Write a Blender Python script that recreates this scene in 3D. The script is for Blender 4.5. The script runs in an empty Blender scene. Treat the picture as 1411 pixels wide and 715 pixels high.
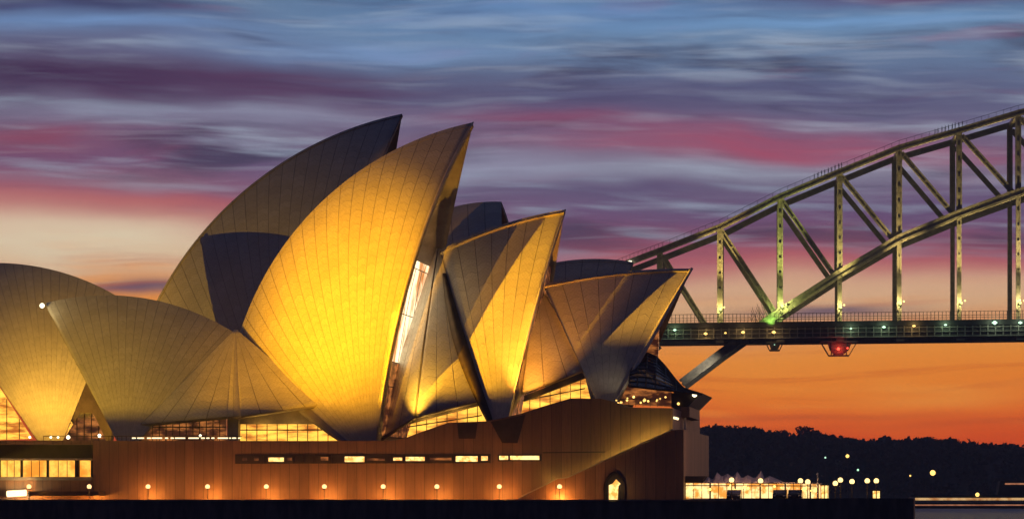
import bpy, bmesh, math, random
from mathutils import Vector, Matrix

# ------------------------------------------------------------------ camera
S = bpy.context.scene
COL = S.collection
R = math.radians
random.seed(7)

CAM_Z = 5.0          # metres above the water
HORIZON = 680.0      # where the horizon lies in the photograph (pixel row)
FPX = 4000.0
cam_d = bpy.data.cameras.new('camera')
cam = bpy.data.objects.new('camera', cam_d)
COL.objects.link(cam)
cam.location = (0, 0, CAM_Z)
cam.rotation_euler = (R(90), 0, 0)
cam_d.sensor_width = 36.0
cam_d.lens = FPX / 1411 * 36.0
cam_d.shift_y = (HORIZON - 357.5) / 1411
cam_d.clip_start = 1.0
cam_d.clip_end = 20000
S.camera = cam
S.view_settings.view_transform = 'Standard'
S.view_settings.look = 'None'
S.view_settings.exposure = 0
S.view_settings.gamma = 1
S.cycles.use_denoising = True
S.cycles.max_bounces = 5
S.cycles.diffuse_bounces = 3
S.cycles.glossy_bounces = 3
S.cycles.sample_clamp_indirect = 4
S.cycles.caustics_reflective = False
S.cycles.caustics_refractive = False


def lin(r, g, b):
    f = lambda c: (c / 255 / 12.92) if c <= 10 else ((c / 255 + 0.055) / 1.055) ** 2.4
    return (f(r), f(g), f(b))


# ------------------------------------------------------------------ node expression helper
class E:
    """a float socket with arithmetic"""
    def __init__(s, nt, sock): s.nt = nt; s.k = sock
    def _op(s, op, o=None, o2=None):
        n = s.nt.nodes.new('ShaderNodeMath'); n.operation = op
        s.nt.links.new(s.k, n.inputs[0])
        for i, v in ((1, o), (2, o2)):
            if v is None: continue
            if isinstance(v, E): s.nt.links.new(v.k, n.inputs[i])
            else: n.inputs[i].default_value = v
        return E(s.nt, n.outputs[0])
    def __add__(s, o): return s._op('ADD', o)
    def __sub__(s, o): return s._op('SUBTRACT', o)
    def __mul__(s, o): return s._op('MULTIPLY', o)
    def __truediv__(s, o): return s._op('DIVIDE', o)
    def frac(s): return s._op('FRACT')
    def abs(s): return s._op('ABSOLUTE')
    def floor(s): return s._op('FLOOR')
    def gt(s, v): return s._op('GREATER_THAN', v)
    def lt(s, v): return s._op('LESS_THAN', v)
    def mx(s, v): return s._op('MAXIMUM', v)
    def mn(s, v): return s._op('MINIMUM', v)
    def pw(s, v): return s._op('POWER', v)
    def smooth(s, a, b):
        n = s.nt.nodes.new('ShaderNodeMapRange'); n.interpolation_type = 'SMOOTHSTEP'
        s.nt.links.new(s.k, n.inputs[0]); n.inputs[1].default_value = a; n.inputs[2].default_value = b
        return E(s.nt, n.outputs[0])
    def gauss(s):
        q = s * s * -1.0
        return q._op('EXPONENT')


def combine(nt, x, y, z=0.0):
    n = nt.nodes.new('ShaderNodeCombineXYZ')
    for i, v in enumerate((x, y, z)):
        if isinstance(v, E): nt.links.new(v.k, n.inputs[i])
        else: n.inputs[i].default_value = v
    return n.outputs[0]


def noise(nt, vec, scale=1.0, detail=4, rough=0.55, dist=0.0):
    n = nt.nodes.new('ShaderNodeTexNoise')
    n.inputs['Scale'].default_value = scale; n.inputs['Detail'].default_value = detail
    n.inputs['Roughness'].default_value = rough; n.inputs['Distortion'].default_value = dist
    if vec is not None: nt.links.new(vec, n.inputs['Vector'])
    return E(nt, n.outputs['Fac'])


def mixc(nt, fac, a, b, mode='MIX'):
    n = nt.nodes.new('ShaderNodeMix'); n.data_type = 'RGBA'; n.blend_type = mode
    if isinstance(fac, E): nt.links.new(fac.k, n.inputs[0])
    else: n.inputs[0].default_value = fac
    for i, v in ((6, a), (7, b)):
        if isinstance(v, tuple): n.inputs[i].default_value = (*v[:3], 1)
        else: nt.links.new(v, n.inputs[i])
    return n.outputs[2]


def ramp(nt, fac, stops, interp='LINEAR'):
    n = nt.nodes.new('ShaderNodeValToRGB'); cr = n.color_ramp; cr.interpolation = interp
    nt.links.new(fac.k, n.inputs[0])
    while len(cr.elements) < len(stops): cr.elements.new(0.5)
    for e, (p, c) in zip(cr.elements, stops):
        e.position = p; e.color = (*c, 1)
    return n.outputs[0]


# ------------------------------------------------------------------ dusk sky
def build_sky():
    w = bpy.data.worlds.new('World'); S.world = w; w.use_nodes = True
    nt = w.node_tree; nt.nodes.clear()
    out = nt.nodes.new('ShaderNodeOutputWorld'); bg = nt.nodes.new('ShaderNodeBackground')
    nt.links.new(bg.outputs[0], out.inputs[0])
    tc = nt.nodes.new('ShaderNodeTexCoord'); sp = nt.nodes.new('ShaderNodeSeparateXYZ')
    nt.links.new(tc.outputs['Generated'], sp.inputs[0])
    x, y, z = (E(nt, sp.outputs[i]) for i in range(3))
    az = x._op('ARCTAN2', y)                        # 0 = due west, radians
    el = z.mx(-1).mn(1)._op('ARCSINE')
    ax = az * 40.0                                  # 1 unit = 100 photo pixels of azimuth
    ey = el * 40.0                                  # 0 horizon .. 6.8 where the photograph ends
    # low frequency warp, then cloud sheets drawn out sideways by the wind
    wv = noise(nt, combine(nt, ax * 0.22, ey * 0.55, 3.1), 1, 2) - 0.5
    wv2 = noise(nt, combine(nt, ax * 0.45, ey * 1.3, 7.7), 1, 2) - 0.5
    eyw = ey + wv * 0.75 + wv2 * 0.25
    eys = ey + wv * 0.45
    left = (ax * -1.0).smooth(0.8, 5.2)
    eb = eyw - left * 0.75
    st = [(6.80, (205, 72, 28)), (6.10, (226, 84, 32)), (5.75, (243, 110, 38)), (5.25, (253, 142, 46)), (4.85, (255, 158, 62)),
          (4.6, (236, 160, 104)), (4.25, (238, 188, 140)), (4.0, (226, 172, 148)), (3.72, (196, 106, 112)), (3.4, (152, 88, 112)),
          (3.0, (112, 88, 124)), (2.4, (122, 114, 140)), (1.9, (116, 104, 134)), (1.4, (104, 110, 142)), (1.0, (104, 124, 158)),
          (0.6, (110, 138, 172)), (0.2, (92, 122, 160)), (-3.0, (48, 76, 134)), (-10.0, (30, 44, 84)), (-24.0, (22, 30, 60))]
    col = ramp(nt, eb / 32.0, [((6.8 - p) / 32.0, lin(*c)) for p, c in st])
    hi = eb.smooth(2.9, 3.8)
    # cloud sheets
    n1 = noise(nt, combine(nt, ax * 0.32, eyw * 2.1 + ax * 0.06, 11.0), 1, 4, 0.5)
    n2 = noise(nt, combine(nt, ax * 0.42, eyw * 3.4 - ax * 0.04, 23.0), 1, 4, 0.5)
    n3 = noise(nt, combine(nt, ax * 0.44, eys * 4.6 + ax * 0.12, 31.0), 1, 3, 0.5)
    n4 = noise(nt, combine(nt, ax * 0.30, eys * 8.5 - ax * 0.1, 41.0), 1, 3, 0.55)
    n5 = noise(nt, combine(nt, ax * 0.50, eys * 6.4 + ax * 0.14, 57.0), 1, 4, 0.55)
    col = mixc(nt, n1.smooth(0.50, 0.70) * hi * 0.76, col, lin(62, 60, 86))
    col = mixc(nt, n3.smooth(0.47, 0.72) * hi * 0.62, col, lin(168, 182, 202))
    col = mixc(nt, n2.smooth(0.55, 0.72) * hi * 0.35, col, lin(142, 84, 114))

    col = mixc(nt, n5.smooth(0.52, 0.72) * hi * 0.42, col, lin(70, 72, 100))
    col = mixc(nt, n4.smooth(0.50, 0.70) * hi * 0.24, col, lin(174, 180, 198))

    def blob(px, py, wx, wy, c, amt, tilt=0.0, rag=0.8):
        nonlocal col
        cx, cy = (px - 705.5) / 100, (HORIZON - py) / 100
        dx = (ax - cx) / (wx / 100)
        dy = (ey + wv * 0.5 + wv2 * 0.3 - cy + (ax - cx) * tilt) / (wy / 100)
        m = (dx * dx + dy * dy) * -1.0
        m = m._op('EXPONENT') * ((n2 - 0.5) * (2.2 * rag) + (n4 - 0.5) * (1.2 * rag) + 1.0).mx(0).mn(1.3) * amt
        col = mixc(nt, m.mn(1.0), col, lin(*c))
    blob(120, 118, 420, 40, (70, 52, 84), 0.85)
    blob(430, 120, 260, 26, (92, 62, 96), 0.75)
    blob(60, 20, 260, 22, (62, 62, 106), 0.65)
    blob(120, 45, 230, 13, (120, 156, 206), 0.75)
    blob(480, 72, 260, 15, (128, 160, 206), 0.6)
    blob(800, 30, 300, 22, (112, 152, 204), 0.55)
    blob(300, 165, 260, 16, (150, 152, 178), 0.7, -0.03)
    blob(30, 205, 170, 22, (148, 78, 100), 0.6)
    blob(200, 288, 290, 20, (188, 80, 94), 0.75, 0.02)
    blob(130, 255, 200, 14, (158, 130, 148), 0.55)
    blob(95, 342, 300, 42, (241, 221, 188), 1.0, 0.0, 0.45)
    blob(200, 402, 130, 8, (120, 96, 112), 0.8)
    blob(1050, 205, 330, 24, (176, 80, 106), 0.72, 0.02)
    blob(760, 165, 210, 15, (148, 76, 106), 0.65, 0.05)
    blob(1000, 140, 420, 26, (84, 78, 116), 0.7, 0.0)
    blob(1240, 12, 170, 15, (96, 56, 104), 0.9)
    blob(1180, 45, 300, 12, (120, 164, 212), 0.6)
    blob(960, 242, 270, 16, (164, 170, 190), 0.7)
    blob(680, 235, 130, 20, (158, 158, 184), 0.55)
    blob(860, 265, 200, 14, (92, 78, 116), 0.6)
    blob(1300, 290, 260, 24, (104, 78, 120), 0.6)
    blob(1180, 408, 420, 22, (240, 192, 150), 0.8, 0.0, 0.5)
    blob(1130, 433, 115, 8, (104, 86, 112), 0.9, 0.0, 0.4)
    # thin rust streaks low in the orange
    low = eb.smooth(3.0, 2.2)
    col = mixc(nt, n4.smooth(0.50, 0.70) * low * 0.34, col, lin(206, 84, 36))
    col = mixc(nt, n3.smooth(0.55, 0.75) * low * 0.40, col, lin(255, 160, 66))
    blob(1120, 572, 170, 6, (196, 84, 44), 0.6)
    blob(1340, 585, 160, 6, (206, 84, 40), 0.5)
    blob(1290, 545, 120, 16, (255, 160, 66), 0.55)
    # only the western half of the sky still glows
    west = y.smooth(-0.25, 0.75)
    col = mixc(nt, west, lin(33, 40, 72), col)
    below = z.smooth(-0.015, 0.0)
    col = mixc(nt, below, lin(20, 21, 32), col)
    nt.links.new(col, bg.inputs[0]); bg.inputs[1].default_value = 1.0


build_sky()


def spot(name, loc, target, power, colour, deg, blend=1.0, size=0.6):
    d = bpy.data.lights.new(name, 'SPOT'); d.energy = power; d.color = colour
    d.spot_size = R(deg); d.spot_blend = blend; d.shadow_soft_size = size
    o = bpy.data.objects.new(name, d); COL.objects.link(o); o.location = loc
    o.rotation_euler = (Vector(target) - Vector(loc)).to_track_quat('-Z', 'Y').to_euler()
    return o


def point(name, loc, power, colour, size=0.3):
    d = bpy.data.lights.new(name, 'POINT'); d.energy = power; d.color = colour; d.shadow_soft_size = size
    o = bpy.data.objects.new(name, d); COL.objects.link(o); o.location = loc
    return o


# the sun has gone below the hills in the west: only a breath of it is left
sd = bpy.data.lights.new('sun', 'SUN'); sd.energy = 0.06; sd.angle = R(3); sd.color = (1, 0.5, 0.25)
sun = bpy.data.objects.new('sun', sd); COL.objects.link(sun)
sun.rotation_euler = Vector((-0.25, -1, -0.03)).to_track_quat('-Z', 'Y').to_euler()

# ------------------------------------------------------------------ from photograph to ground plan
KH = math.tan(R(8))                   # the halls' axis: its north end (right) comes 8 degrees nearer
AX = Vector((math.cos(R(8)), -math.sin(R(8)), 0))
NW = Vector((math.sin(R(8)), math.cos(R(8)), 0))     # across the halls, away from us (west)
A_J, A_C, A_P = 400.0, 452.0, 373.0   # small hall's axis, big hall's axis, podium's east face


def P(px, py, A, K=KH):
    """the point of the upright plane Y + K*X = A seen at a place of the photograph"""
    dx = (px - 705.5) / FPX; dz = (HORIZON - py) / FPX
    Y = A / (1 + K * dx)
    return Vector((dx * Y, Y, CAM_Z + dz * Y))


# floodlights on the harbour wall, south-east of the house and outside the picture
SODIUM = (1.0, 0.56, 0.10)
FLOODS = [
    ('flood_south', Vector((-97, 318, 6.5)), Vector((-62, 420, 9)), 370000, (1.0, 0.55, 0.025), 44, 1.0),
    ('flood_gold_sail', Vector((-78, 347, 3.0)), P(428, 420, 392), 430000, (1.0, 0.42, 0.004), 30, 1.0),
    ('flood_gold_front', Vector((-75, 220, 1.2)), P(492, 412, 392), 4900000, (1.0, 0.42, 0.006), 11.6, 1.0),
    ('flood_middle_sail', Vector((-72, 360, 4.9)), P(678, 440, 393), 1350000, (1.0, 0.45, 0.008), 19, 0.9),
    ('flood_north_sail', Vector((-78, 372, 5.0)), P(890, 430, 392), 2300000, (1.0, 0.48, 0.035), 18, 0.8)]
for nm_, l_, t_, pw_, c_, dg_, bl_ in FLOODS: spot(nm_, l_, t_, pw_, c_, dg_, bl_, 0.018)

# ------------------------------------------------------------------ object helpers
def tag(o, label=None, cat=None, group=None, kind=None):
    if label: o['label'] = label
    if cat: o['category'] = cat
    if group: o['group'] = group
    if kind: o['kind'] = kind
    return o


def empty(name, loc, label=None, cat=None, group=None):
    o = bpy.data.objects.new(name, None); COL.objects.link(o); o.location = loc
    o.empty_display_size = 0.5
    return tag(o, label, cat, group)


def wloc(o):
    v = Vector((0, 0, 0))
    while o is not None:
        v = v + o.location; o = o.parent
    return v


class MB:
    def __init__(s): s.v = []; s.f = []; s.m = []; s.uv = {}
    def quad(s, a, b, c, d, m=0):
        i = len(s.v); s.v += [Vector(a), Vector(b), Vector(c), Vector(d)]; s.f.append((i, i + 1, i + 2, i + 3)); s.m.append(m)
    def tri(s, a, b, c, m=0):
        i = len(s.v); s.v += [Vector(a), Vector(b), Vector(c)]; s.f.append((i, i + 1, i + 2)); s.m.append(m)
    def hexa(s, q, m=0):
        i = len(s.v); s.v += [Vector(p) for p in q]
        for f in ((0, 3, 2, 1), (4, 5, 6, 7), (0, 1, 5, 4), (1, 2, 6, 5), (2, 3, 7, 6), (3, 0, 4, 7)):
            s.f.append(tuple(i + k for k in f)); s.m.append(m)
    def box(s, c, sx, sy, sz, ex=Vector((1, 0, 0)), ey=Vector((0, 1, 0)), ez=Vector((0, 0, 1)), m=0):
        c = Vector(c); a, b, d = ex * sx / 2, ey * sy / 2, ez * sz / 2
        s.hexa([c - a - b - d, c + a - b - d, c + a + b - d, c - a + b - d, c - a - b + d, c + a - b + d, c + a + b + d, c - a + b + d], m)
    def beam(s, p0, p1, w, h, side=None, m=0):
        p0, p1 = Vector(p0), Vector(p1); t = (p1 - p0).normalized()
        sd_ = side if side is not None else Vector((0, 1, 0))
        sd_ = (sd_ - t * sd_.dot(t)).normalized(); up = t.cross(sd_)
        s.box((p0 + p1) / 2, (p1 - p0).length, w, h, t, sd_, up, m)
    def prism(s, pts, d, m=0):
        """outline pts pushed along vector d"""
        n = len(pts); i = len(s.v); d = Vector(d)
        s.v += [Vector(p) for p in pts] + [Vector(p) + d for p in pts]
        s.f.append(tuple(range(i, i + n))); s.m.append(m)
        s.f.append(tuple(range(i + 2 * n - 1, i + n - 1, -1))); s.m.append(m)
        for k in range(n):
            j = (k + 1) % n
            s.f.append((i + k, i + n + k, i + n + j, i + j)); s.m.append(m)
    def tube(s, pts, rad, n=8, m=0, cap=True):
        rs = rad if isinstance(rad, (list, tuple)) else [rad] * len(pts)
        i = len(s.v); pts = [Vector(p) for p in pts]
        for k, p in enumerate(pts):
            t = (pts[min(k + 1, len(pts) - 1)] - pts[max(k - 1, 0)]).normalized()
            a = Vector((0, 1, 0)) if abs(t.y) < 0.9 else Vector((1, 0, 0))
            a = (a - t * a.dot(t)).normalized(); b = t.cross(a)
            for q in range(n):
                an = 2 * math.pi * q / n
                s.v.append(p + (a * math.cos(an) + b * math.sin(an)) * rs[k])
        for k in range(len(pts) - 1):
            for q in range(n):
                r = (q + 1) % n
                s.f.append((i + k * n + q, i + k * n + r, i + (k + 1) * n + r, i + (k + 1) * n + q)); s.m.append(m)
        if cap:
            s.f.append(tuple(i + q for q in range(n - 1, -1, -1))); s.m.append(m)
            s.f.append(tuple(i + (len(pts) - 1) * n + q for q in range(n))); s.m.append(m)
    def ball(s, c, r, nu=12, nv=8, m=0, sc=(1, 1, 1)):
        c = Vector(c); i = len(s.v)
        for a in range(nv + 1):
            th = math.pi * a / nv
            for b in range(nu):
                ph = 2 * math.pi * b / nu
                s.v.append(c + Vector((math.sin(th) * math.cos(ph) * sc[0], math.sin(th) * math.sin(ph) * sc[1], math.cos(th) * sc[2])) * r)
        for a in range(nv):
            for b in range(nu):
                d = (b + 1) % nu
                s.f.append((i + a * nu + b, i + (a + 1) * nu + b, i + (a + 1) * nu + d, i + a * nu + d)); s.m.append(m)
    def build(s, name, mats, parent=None, smooth=False, label=None, fix=True):
        o0 = wloc(parent) if parent is not None else Vector((0, 0, 0))
        me = bpy.data.meshes.new(name)
        me.from_pydata([tuple(v - o0) for v in s.v], [], s.f)
        if not isinstance(mats, (list, tuple)): mats = [mats]
        for mt in mats: me.materials.append(mt)
        me.polygons.foreach_set('material_index', s.m)
        if smooth: me.polygons.foreach_set('use_smooth', [True] * len(s.f))
        me.validate(); me.update()
        if fix:
            bm = bmesh.new(); bm.from_mesh(me)
            bmesh.ops.remove_doubles(bm, verts=bm.verts, dist=1e-4)
            bmesh.ops.recalc_face_normals(bm, faces=bm.faces); bm.to_mesh(me); bm.free()
        o = bpy.data.objects.new(name, me); COL.objects.link(o)
        if parent is not None: o.parent = parent
        if label: o['label'] = label
        return o


def copy_tree(o, parent=None):
    c = o.copy(); COL.objects.link(c)
    if parent is not None: c.parent = parent
    for ch in list(o.children): copy_tree(ch, c)
    return c


# ------------------------------------------------------------------ materials
def mat(name, col, rough=0.6, metal=0.0, var=0.25, scale=0.6, stretch=(1, 1, 1), bump=0.0, spec=0.5, col2=None):
    m = bpy.data.materials.new(name); m.use_nodes = True; nt = m.node_tree
    b = nt.nodes['Principled BSDF']
    tc = nt.nodes.new('ShaderNodeTexCoord'); mp = nt.nodes.new('ShaderNodeMapping')
    mp.inputs['Scale'].default_value = stretch
    nt.links.new(tc.outputs['Object'], mp.inputs[0])
    n = noise(nt, mp.outputs[0], scale, 5, 0.6)
    c2 = col2 if col2 else tuple(c * (1 - var) for c in col)
    c1 = tuple(c * (1 + var * 0.5) for c in col)
    nt.links.new(mixc(nt, n.smooth(0.32, 0.68), c2, c1), b.inputs['Base Color'])
    b.inputs['Roughness'].default_value = rough; b.inputs['Metallic'].default_value = metal
    b.inputs['Specular IOR Level'].default_value = spec
    if bump:
        bp = nt.nodes.new('ShaderNodeBump'); bp.inputs['Strength'].default_value = bump; bp.inputs['Distance'].default_value = 0.1
        nt.links.new(n.k, bp.inputs['Height']); nt.links.new(bp.outputs[0], b.inputs['Normal'])
    return m


def emit(name, col, strength, col2=None, scale=0.5, stretch=(1, 1, 1), lo=0.35, hi=0.65, sample=True, base=(0.05, 0.04, 0.03)):
    """a thing that shines: lamp glass, lit room behind glazing"""
    m = bpy.data.materials.new(name); m.use_nodes = True; nt = m.node_tree
    b = nt.nodes['Principled BSDF']; b.inputs['Base Color'].default_value = (*base, 1); b.inputs['Roughness'].default_value = 0.35
    if col2 is None: b.inputs['Emission Color'].default_value = (*col, 1)
    else:
        tc = nt.nodes.new('ShaderNodeTexCoord'); mp = nt.nodes.new('ShaderNodeMapping')
        mp.inputs['Scale'].default_value = stretch
        nt.links.new(tc.outputs['Object'], mp.inputs[0])
        n = noise(nt, mp.outputs[0], scale, 4, 0.65)
        nt.links.new(mixc(nt, n.smooth(lo, hi), col2, col), b.inputs['Emission Color'])
    b.inputs['Emission Strength'].default_value = strength
    if not sample: m.cycles.emission_sampling = 'NONE'
    return m


def tile_mat():
    m = bpy.data.materials.new('ceramic_roof_tiles'); m.use_nodes = True; nt = m.node_tree
    b = nt.nodes['Principled BSDF']
    uv = nt.nodes.new('ShaderNodeUVMap'); uv.uv_map = 'UVMap'
    sp = nt.nodes.new('ShaderNodeSeparateXYZ'); nt.links.new(uv.outputs[0], sp.inputs[0])
    u, v = E(nt, sp.outputs[0]), E(nt, sp.outputs[1])
    fu = u.frac() - 0.5
    rib = fu.abs().smooth(0.468, 0.492)
    chev = (v / 1.15 + fu.abs() * 0.95)
    row = (chev.frac() - 0.5).abs().smooth(0.445, 0.485)
    # every tile lid a slightly different tone, and fine tile grid inside each
    wn = nt.nodes.new('ShaderNodeTexWhiteNoise'); wn.noise_dimensions = '2D'
    nt.links.new(combine(nt, u.floor(), chev.floor()), wn.inputs['Vector'])
    rnd = E(nt, wn.outputs[0])
    dia = ((u * 4.0 + v * 1.6).frac() - 0.5).abs().smooth(0.36, 0.5) + ((u * 4.0 - v * 1.6).frac() - 0.5).abs().smooth(0.36, 0.5)
    tc = nt.nodes.new('ShaderNodeTexCoord')
    dirt = noise(nt, tc.outputs['Object'], 0.16, 6, 0.62)
    fine = noise(nt, tc.outputs['Object'], 2.6, 5, 0.8)
    c = mixc(nt, rnd * 0.7, (0.56, 0.53, 0.46), (0.46, 0.43, 0.36))
    c = mixc(nt, dirt.smooth(0.42, 0.75) * 0.5, c, (0.36, 0.33, 0.27))
    c = mixc(nt, fine.smooth(0.42, 0.68) * 0.5, c, (0.34, 0.32, 0.27))
    c = mixc(nt, dia.mn(1) * 0.32, c, (0.25, 0.23, 0.19))
    c = mixc(nt, row * 0.20, c, (0.16, 0.14, 0.11))
    c = mixc(nt, rib * 0.68, c, (0.07, 0.06, 0.05))
    nt.links.new(c, b.inputs['Base Color'])
    rr = rnd * 0.14 + 0.42
    nt.links.new(rr.k, b.inputs['Roughness'])
    bp = nt.nodes.new('ShaderNodeBump'); bp.inputs['Strength'].default_value = 0.5; bp.inputs['Distance'].default_value = 0.12
    h = (rib + row * 0.6).mn(1) * -1.0 + rnd * 0.15 + fine * 0.15
    nt.links.new(h.k, bp.inputs['Height']); nt.links.new(bp.outputs[0], b.inputs['Normal'])
    return m


def granite_mat():
    """podium cladding: tall narrow precast panels of red-brown granite"""
    m = bpy.data.materials.new('granite_panels'); m.use_nodes = True; nt = m.node_tree
    b = nt.nodes['Principled BSDF']
    g = nt.nodes.new('ShaderNodeNewGeometry'); sp = nt.nodes.new('ShaderNodeSeparateXYZ')
    nt.links.new(g.outputs['Position'], sp.inputs[0])
    x, y, z = (E(nt, sp.outputs[i]) for i in range(3))
    # length along the wall: east face runs along AX, north face across it
    s_ = x * AX.x + y * AX.y + (x * NW.x + y * NW.y) * 1.0
    f = (s_ / 1.27).frac() - 0.5
    joint = f.abs().smooth(0.468, 0.485)
    wn = nt.nodes.new('ShaderNodeTexWhiteNoise'); wn.noise_dimensions = '1D'
    nt.links.new((s_ / 1.27).floor().k, wn.inputs['W'])
    rnd = E(nt, wn.outputs[0])
    big = noise(nt, combine(nt, s_ * 0.25, z * 0.10, 0.0), 1, 5, 0.6)
    streak = noise(nt, combine(nt, s_ * 3.6, z * 0.25, 5.0), 1, 6, 0.7)
    c = mixc(nt, rnd, (0.245, 0.138, 0.078), (0.165, 0.092, 0.052))
    c = mixc(nt, streak.smooth(0.42, 0.72) * 0.55, c, (0.09, 0.055, 0.04))
    c = mixc(nt, big.smooth(0.5, 0.75) * 0.4, c, (0.24, 0.14, 0.085))
    c = mixc(nt, joint * 0.85, c, (0.03, 0.02, 0.015))
    nt.links.new(c, b.inputs['Base Color']); b.inputs['Roughness'].default_value = 0.62
    bp = nt.nodes.new('ShaderNodeBump'); bp.inputs['Strength'].default_value = 0.6; bp.inputs['Distance'].default_value = 0.06
    h = joint * -1.0 + streak * 0.2
    nt.links.new(h.k, bp.inputs['Height']); nt.links.new(bp.outputs[0], b.inputs['Normal'])
    return m


def water_mat():
    m = bpy.data.materials.new('harbour_water'); m.use_nodes = True; nt = m.node_tree
    b = nt.nodes['Principled BSDF']; b.inputs['Base Color'].default_value = (0.012, 0.035, 0.11, 1)
    b.inputs['Roughness'].default_value = 0.34; b.inputs['IOR'].default_value = 1.33
    tc = nt.nodes.new('ShaderNodeTexCoord'); mp = nt.nodes.new('ShaderNodeMapping'); mp.inputs['Scale'].default_value = (0.35, 0.8, 1)
    nt.links.new(tc.outputs['Object'], mp.inputs[0])
    n = noise(nt, mp.outputs[0], 0.7, 6, 0.62)
    bp = nt.nodes.new('ShaderNodeBump'); bp.inputs['Strength'].default_value = 1.0; bp.inputs['Distance'].default_value = 2.2
    nt.links.new(n.k, bp.inputs['Height']); nt.links.new(bp.outputs[0], b.inputs['Normal'])
    return m


M = dict(
    tile=tile_mat(), granite=granite_mat(), water=water_mat(),
    concrete=mat('rib_concrete', (0.30, 0.26, 0.21), 0.7, var=0.35, scale=0.35, bump=0.2),
    rim=mat('pale_edge_concrete', (0.55, 0.50, 0.42), 0.55, var=0.2, scale=0.5),
    soffit=mat('soffit_concrete', (0.24, 0.20, 0.16), 0.75, var=0.3, scale=0.5, bump=0.2),
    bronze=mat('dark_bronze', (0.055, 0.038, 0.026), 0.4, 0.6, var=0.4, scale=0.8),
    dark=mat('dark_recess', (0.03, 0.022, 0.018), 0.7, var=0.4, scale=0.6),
    paving=mat('granite_paving', (0.20, 0.15, 0.12), 0.7, var=0.3, scale=0.4, bump=0.1),
    seawall=mat('sea_wall_stone', (0.14, 0.095, 0.07), 0.8, var=0.5, scale=0.7, stretch=(1, 1, 0.25), bump=0.6),
    steel=mat('bridge_steel', (0.21, 0.205, 0.185), 0.5, 0.25, var=0.35, scale=0.9, bump=0.1),
    deck=mat('bridge_deck_steel', (0.03, 0.032, 0.03), 0.6, 0.2, var=0.4, scale=0.5, stretch=(1, 1, 0.3)),
    rail=mat('painted_rail', (0.07, 0.07, 0.07), 0.5, 0.3, var=0.2),
    pole=mat('lamp_pole_bronze', (0.10, 0.075, 0.05), 0.45, 0.5, var=0.3, scale=2),
    leaf=mat('leaves', (0.040, 0.052, 0.024), 0.8, var=0.5, scale=0.25, spec=0.2),
    bark=mat('bark', (0.07, 0.05, 0.035), 0.9, var=0.4, scale=1.5, bump=0.5),
    soil=mat('hill_ground', (0.035, 0.036, 0.024), 0.95, var=0.4, scale=0.05, spec=0.1),
    canvas=mat('tent_canvas', (0.62, 0.50, 0.46), 0.7, var=0.12, scale=0.8, bump=0.1),
    hull=mat('ferry_hull_paint', (0.018, 0.03, 0.024), 0.8, var=0.2, scale=0.3),
    cream=mat('ferry_cream_paint', (0.55, 0.48, 0.34), 0.4, var=0.15, scale=0.3),
    cloth=mat('dark_clothes', (0.03, 0.03, 0.045), 0.9, var=0.3, scale=4),
    skin=mat('skin', (0.45, 0.28, 0.2), 0.6, var=0.1, scale=4),
    paint_w=mat('white_paint', (0.75, 0.72, 0.66), 0.5, var=0.1),
    car=mat('car_paint', (0.03, 0.03, 0.035), 0.25, 0.3, var=0.2),
    rubber=mat('rubber', (0.02, 0.02, 0.02), 0.8, var=0.2),
    globe=emit('lamp_globe', (1.0, 0.60, 0.24), 2.2, sample=False),
    globe_y=emit('lamp_globe_yellow', (1.0, 0.66, 0.24), 2.4, sample=False),
    lamp_w=emit('lamp_white', (1.0, 0.85, 0.55), 4.0, sample=False),
    lamp_o=emit('lamp_orange', (1.0, 0.58, 0.14), 2.6, sample=False),
    lamp_g=emit('lamp_green_white', (0.55, 1.0, 0.66), 1.6, sample=False),
    lamp_yg=emit('lamp_yellow_green', (0.92, 1.0, 0.28), 1.8, sample=False),
    lamp_r=emit('lamp_red', (1.0, 0.06, 0.03), 4.0, sample=False),
    room=emit('lit_foyer', (1.0, 0.50, 0.06), 1.8, (0.30, 0.07, 0.01), 0.50, (0.4, 0.4, 2.0), 0.35, 0.62),
    room_dim=emit('dim_foyer', (0.62, 0.20, 0.045), 0.85, (0.05, 0.012, 0.006), 0.7, (0.6, 0.6, 1.6), 0.42, 0.68),
    room_pale=emit('bright_foyer', (1.0, 0.78, 0.46), 2.0, (0.42, 0.14, 0.03), 0.34, (1, 1, 0.30), 0.38, 0.56),
    window=emit('lit_window', (1.0, 0.54, 0.08), 1.5, (0.80, 0.24, 0.02), 0.5, (1, 1, 1.2), 0.35, 0.65),
    slit=emit('slit_window_lit', (1.0, 0.74, 0.26), 2.0, (0.7, 0.26, 0.04), 1.4),
    tube=emit('light_tube', (1.0, 0.78, 0.42), 2.2, sample=False),
    pavilion=emit('pavilion_inside', (1.0, 0.70, 0.28), 1.7, (0.70, 0.24, 0.03), 0.7, (1, 1, 0.9), 0.40, 0.58),
    strip=emit('ferry_lit_windows', (1.0, 0.62, 0.26), 0.75, (0.62, 0.25, 0.07), 0.35, (1, 1, 1), sample=False),
    strip_p=emit('ferry_strake_light', (0.9, 0.36, 0.18), 0.55, (0.45, 0.14, 0.06), 0.3, sample=False),
)


def glass_mat():
    m = bpy.data.materials.new('dusk_glass'); m.use_nodes = True
    b = m.node_tree.nodes['Principled BSDF']
    b.inputs['Base Color'].default_value = (0.03, 0.035, 0.07, 1); b.inputs['Roughness'].default_value = 0.12
    b.inputs['Metallic'].default_value = 0.0; b.inputs['IOR'].default_value = 1.6
    return m


M['glass'] = glass_mat()

# ------------------------------------------------------------------ the setting
def plane_sheet(name, pts, z, m, kind='structure'):
    b = MB(); b.v = [Vector((x, y, z)) for x, y in pts]; b.f = [tuple(range(len(pts)))]; b.m = [0]
    o = b.build(name, m, fix=False); tag(o, kind=kind); return o


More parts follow.
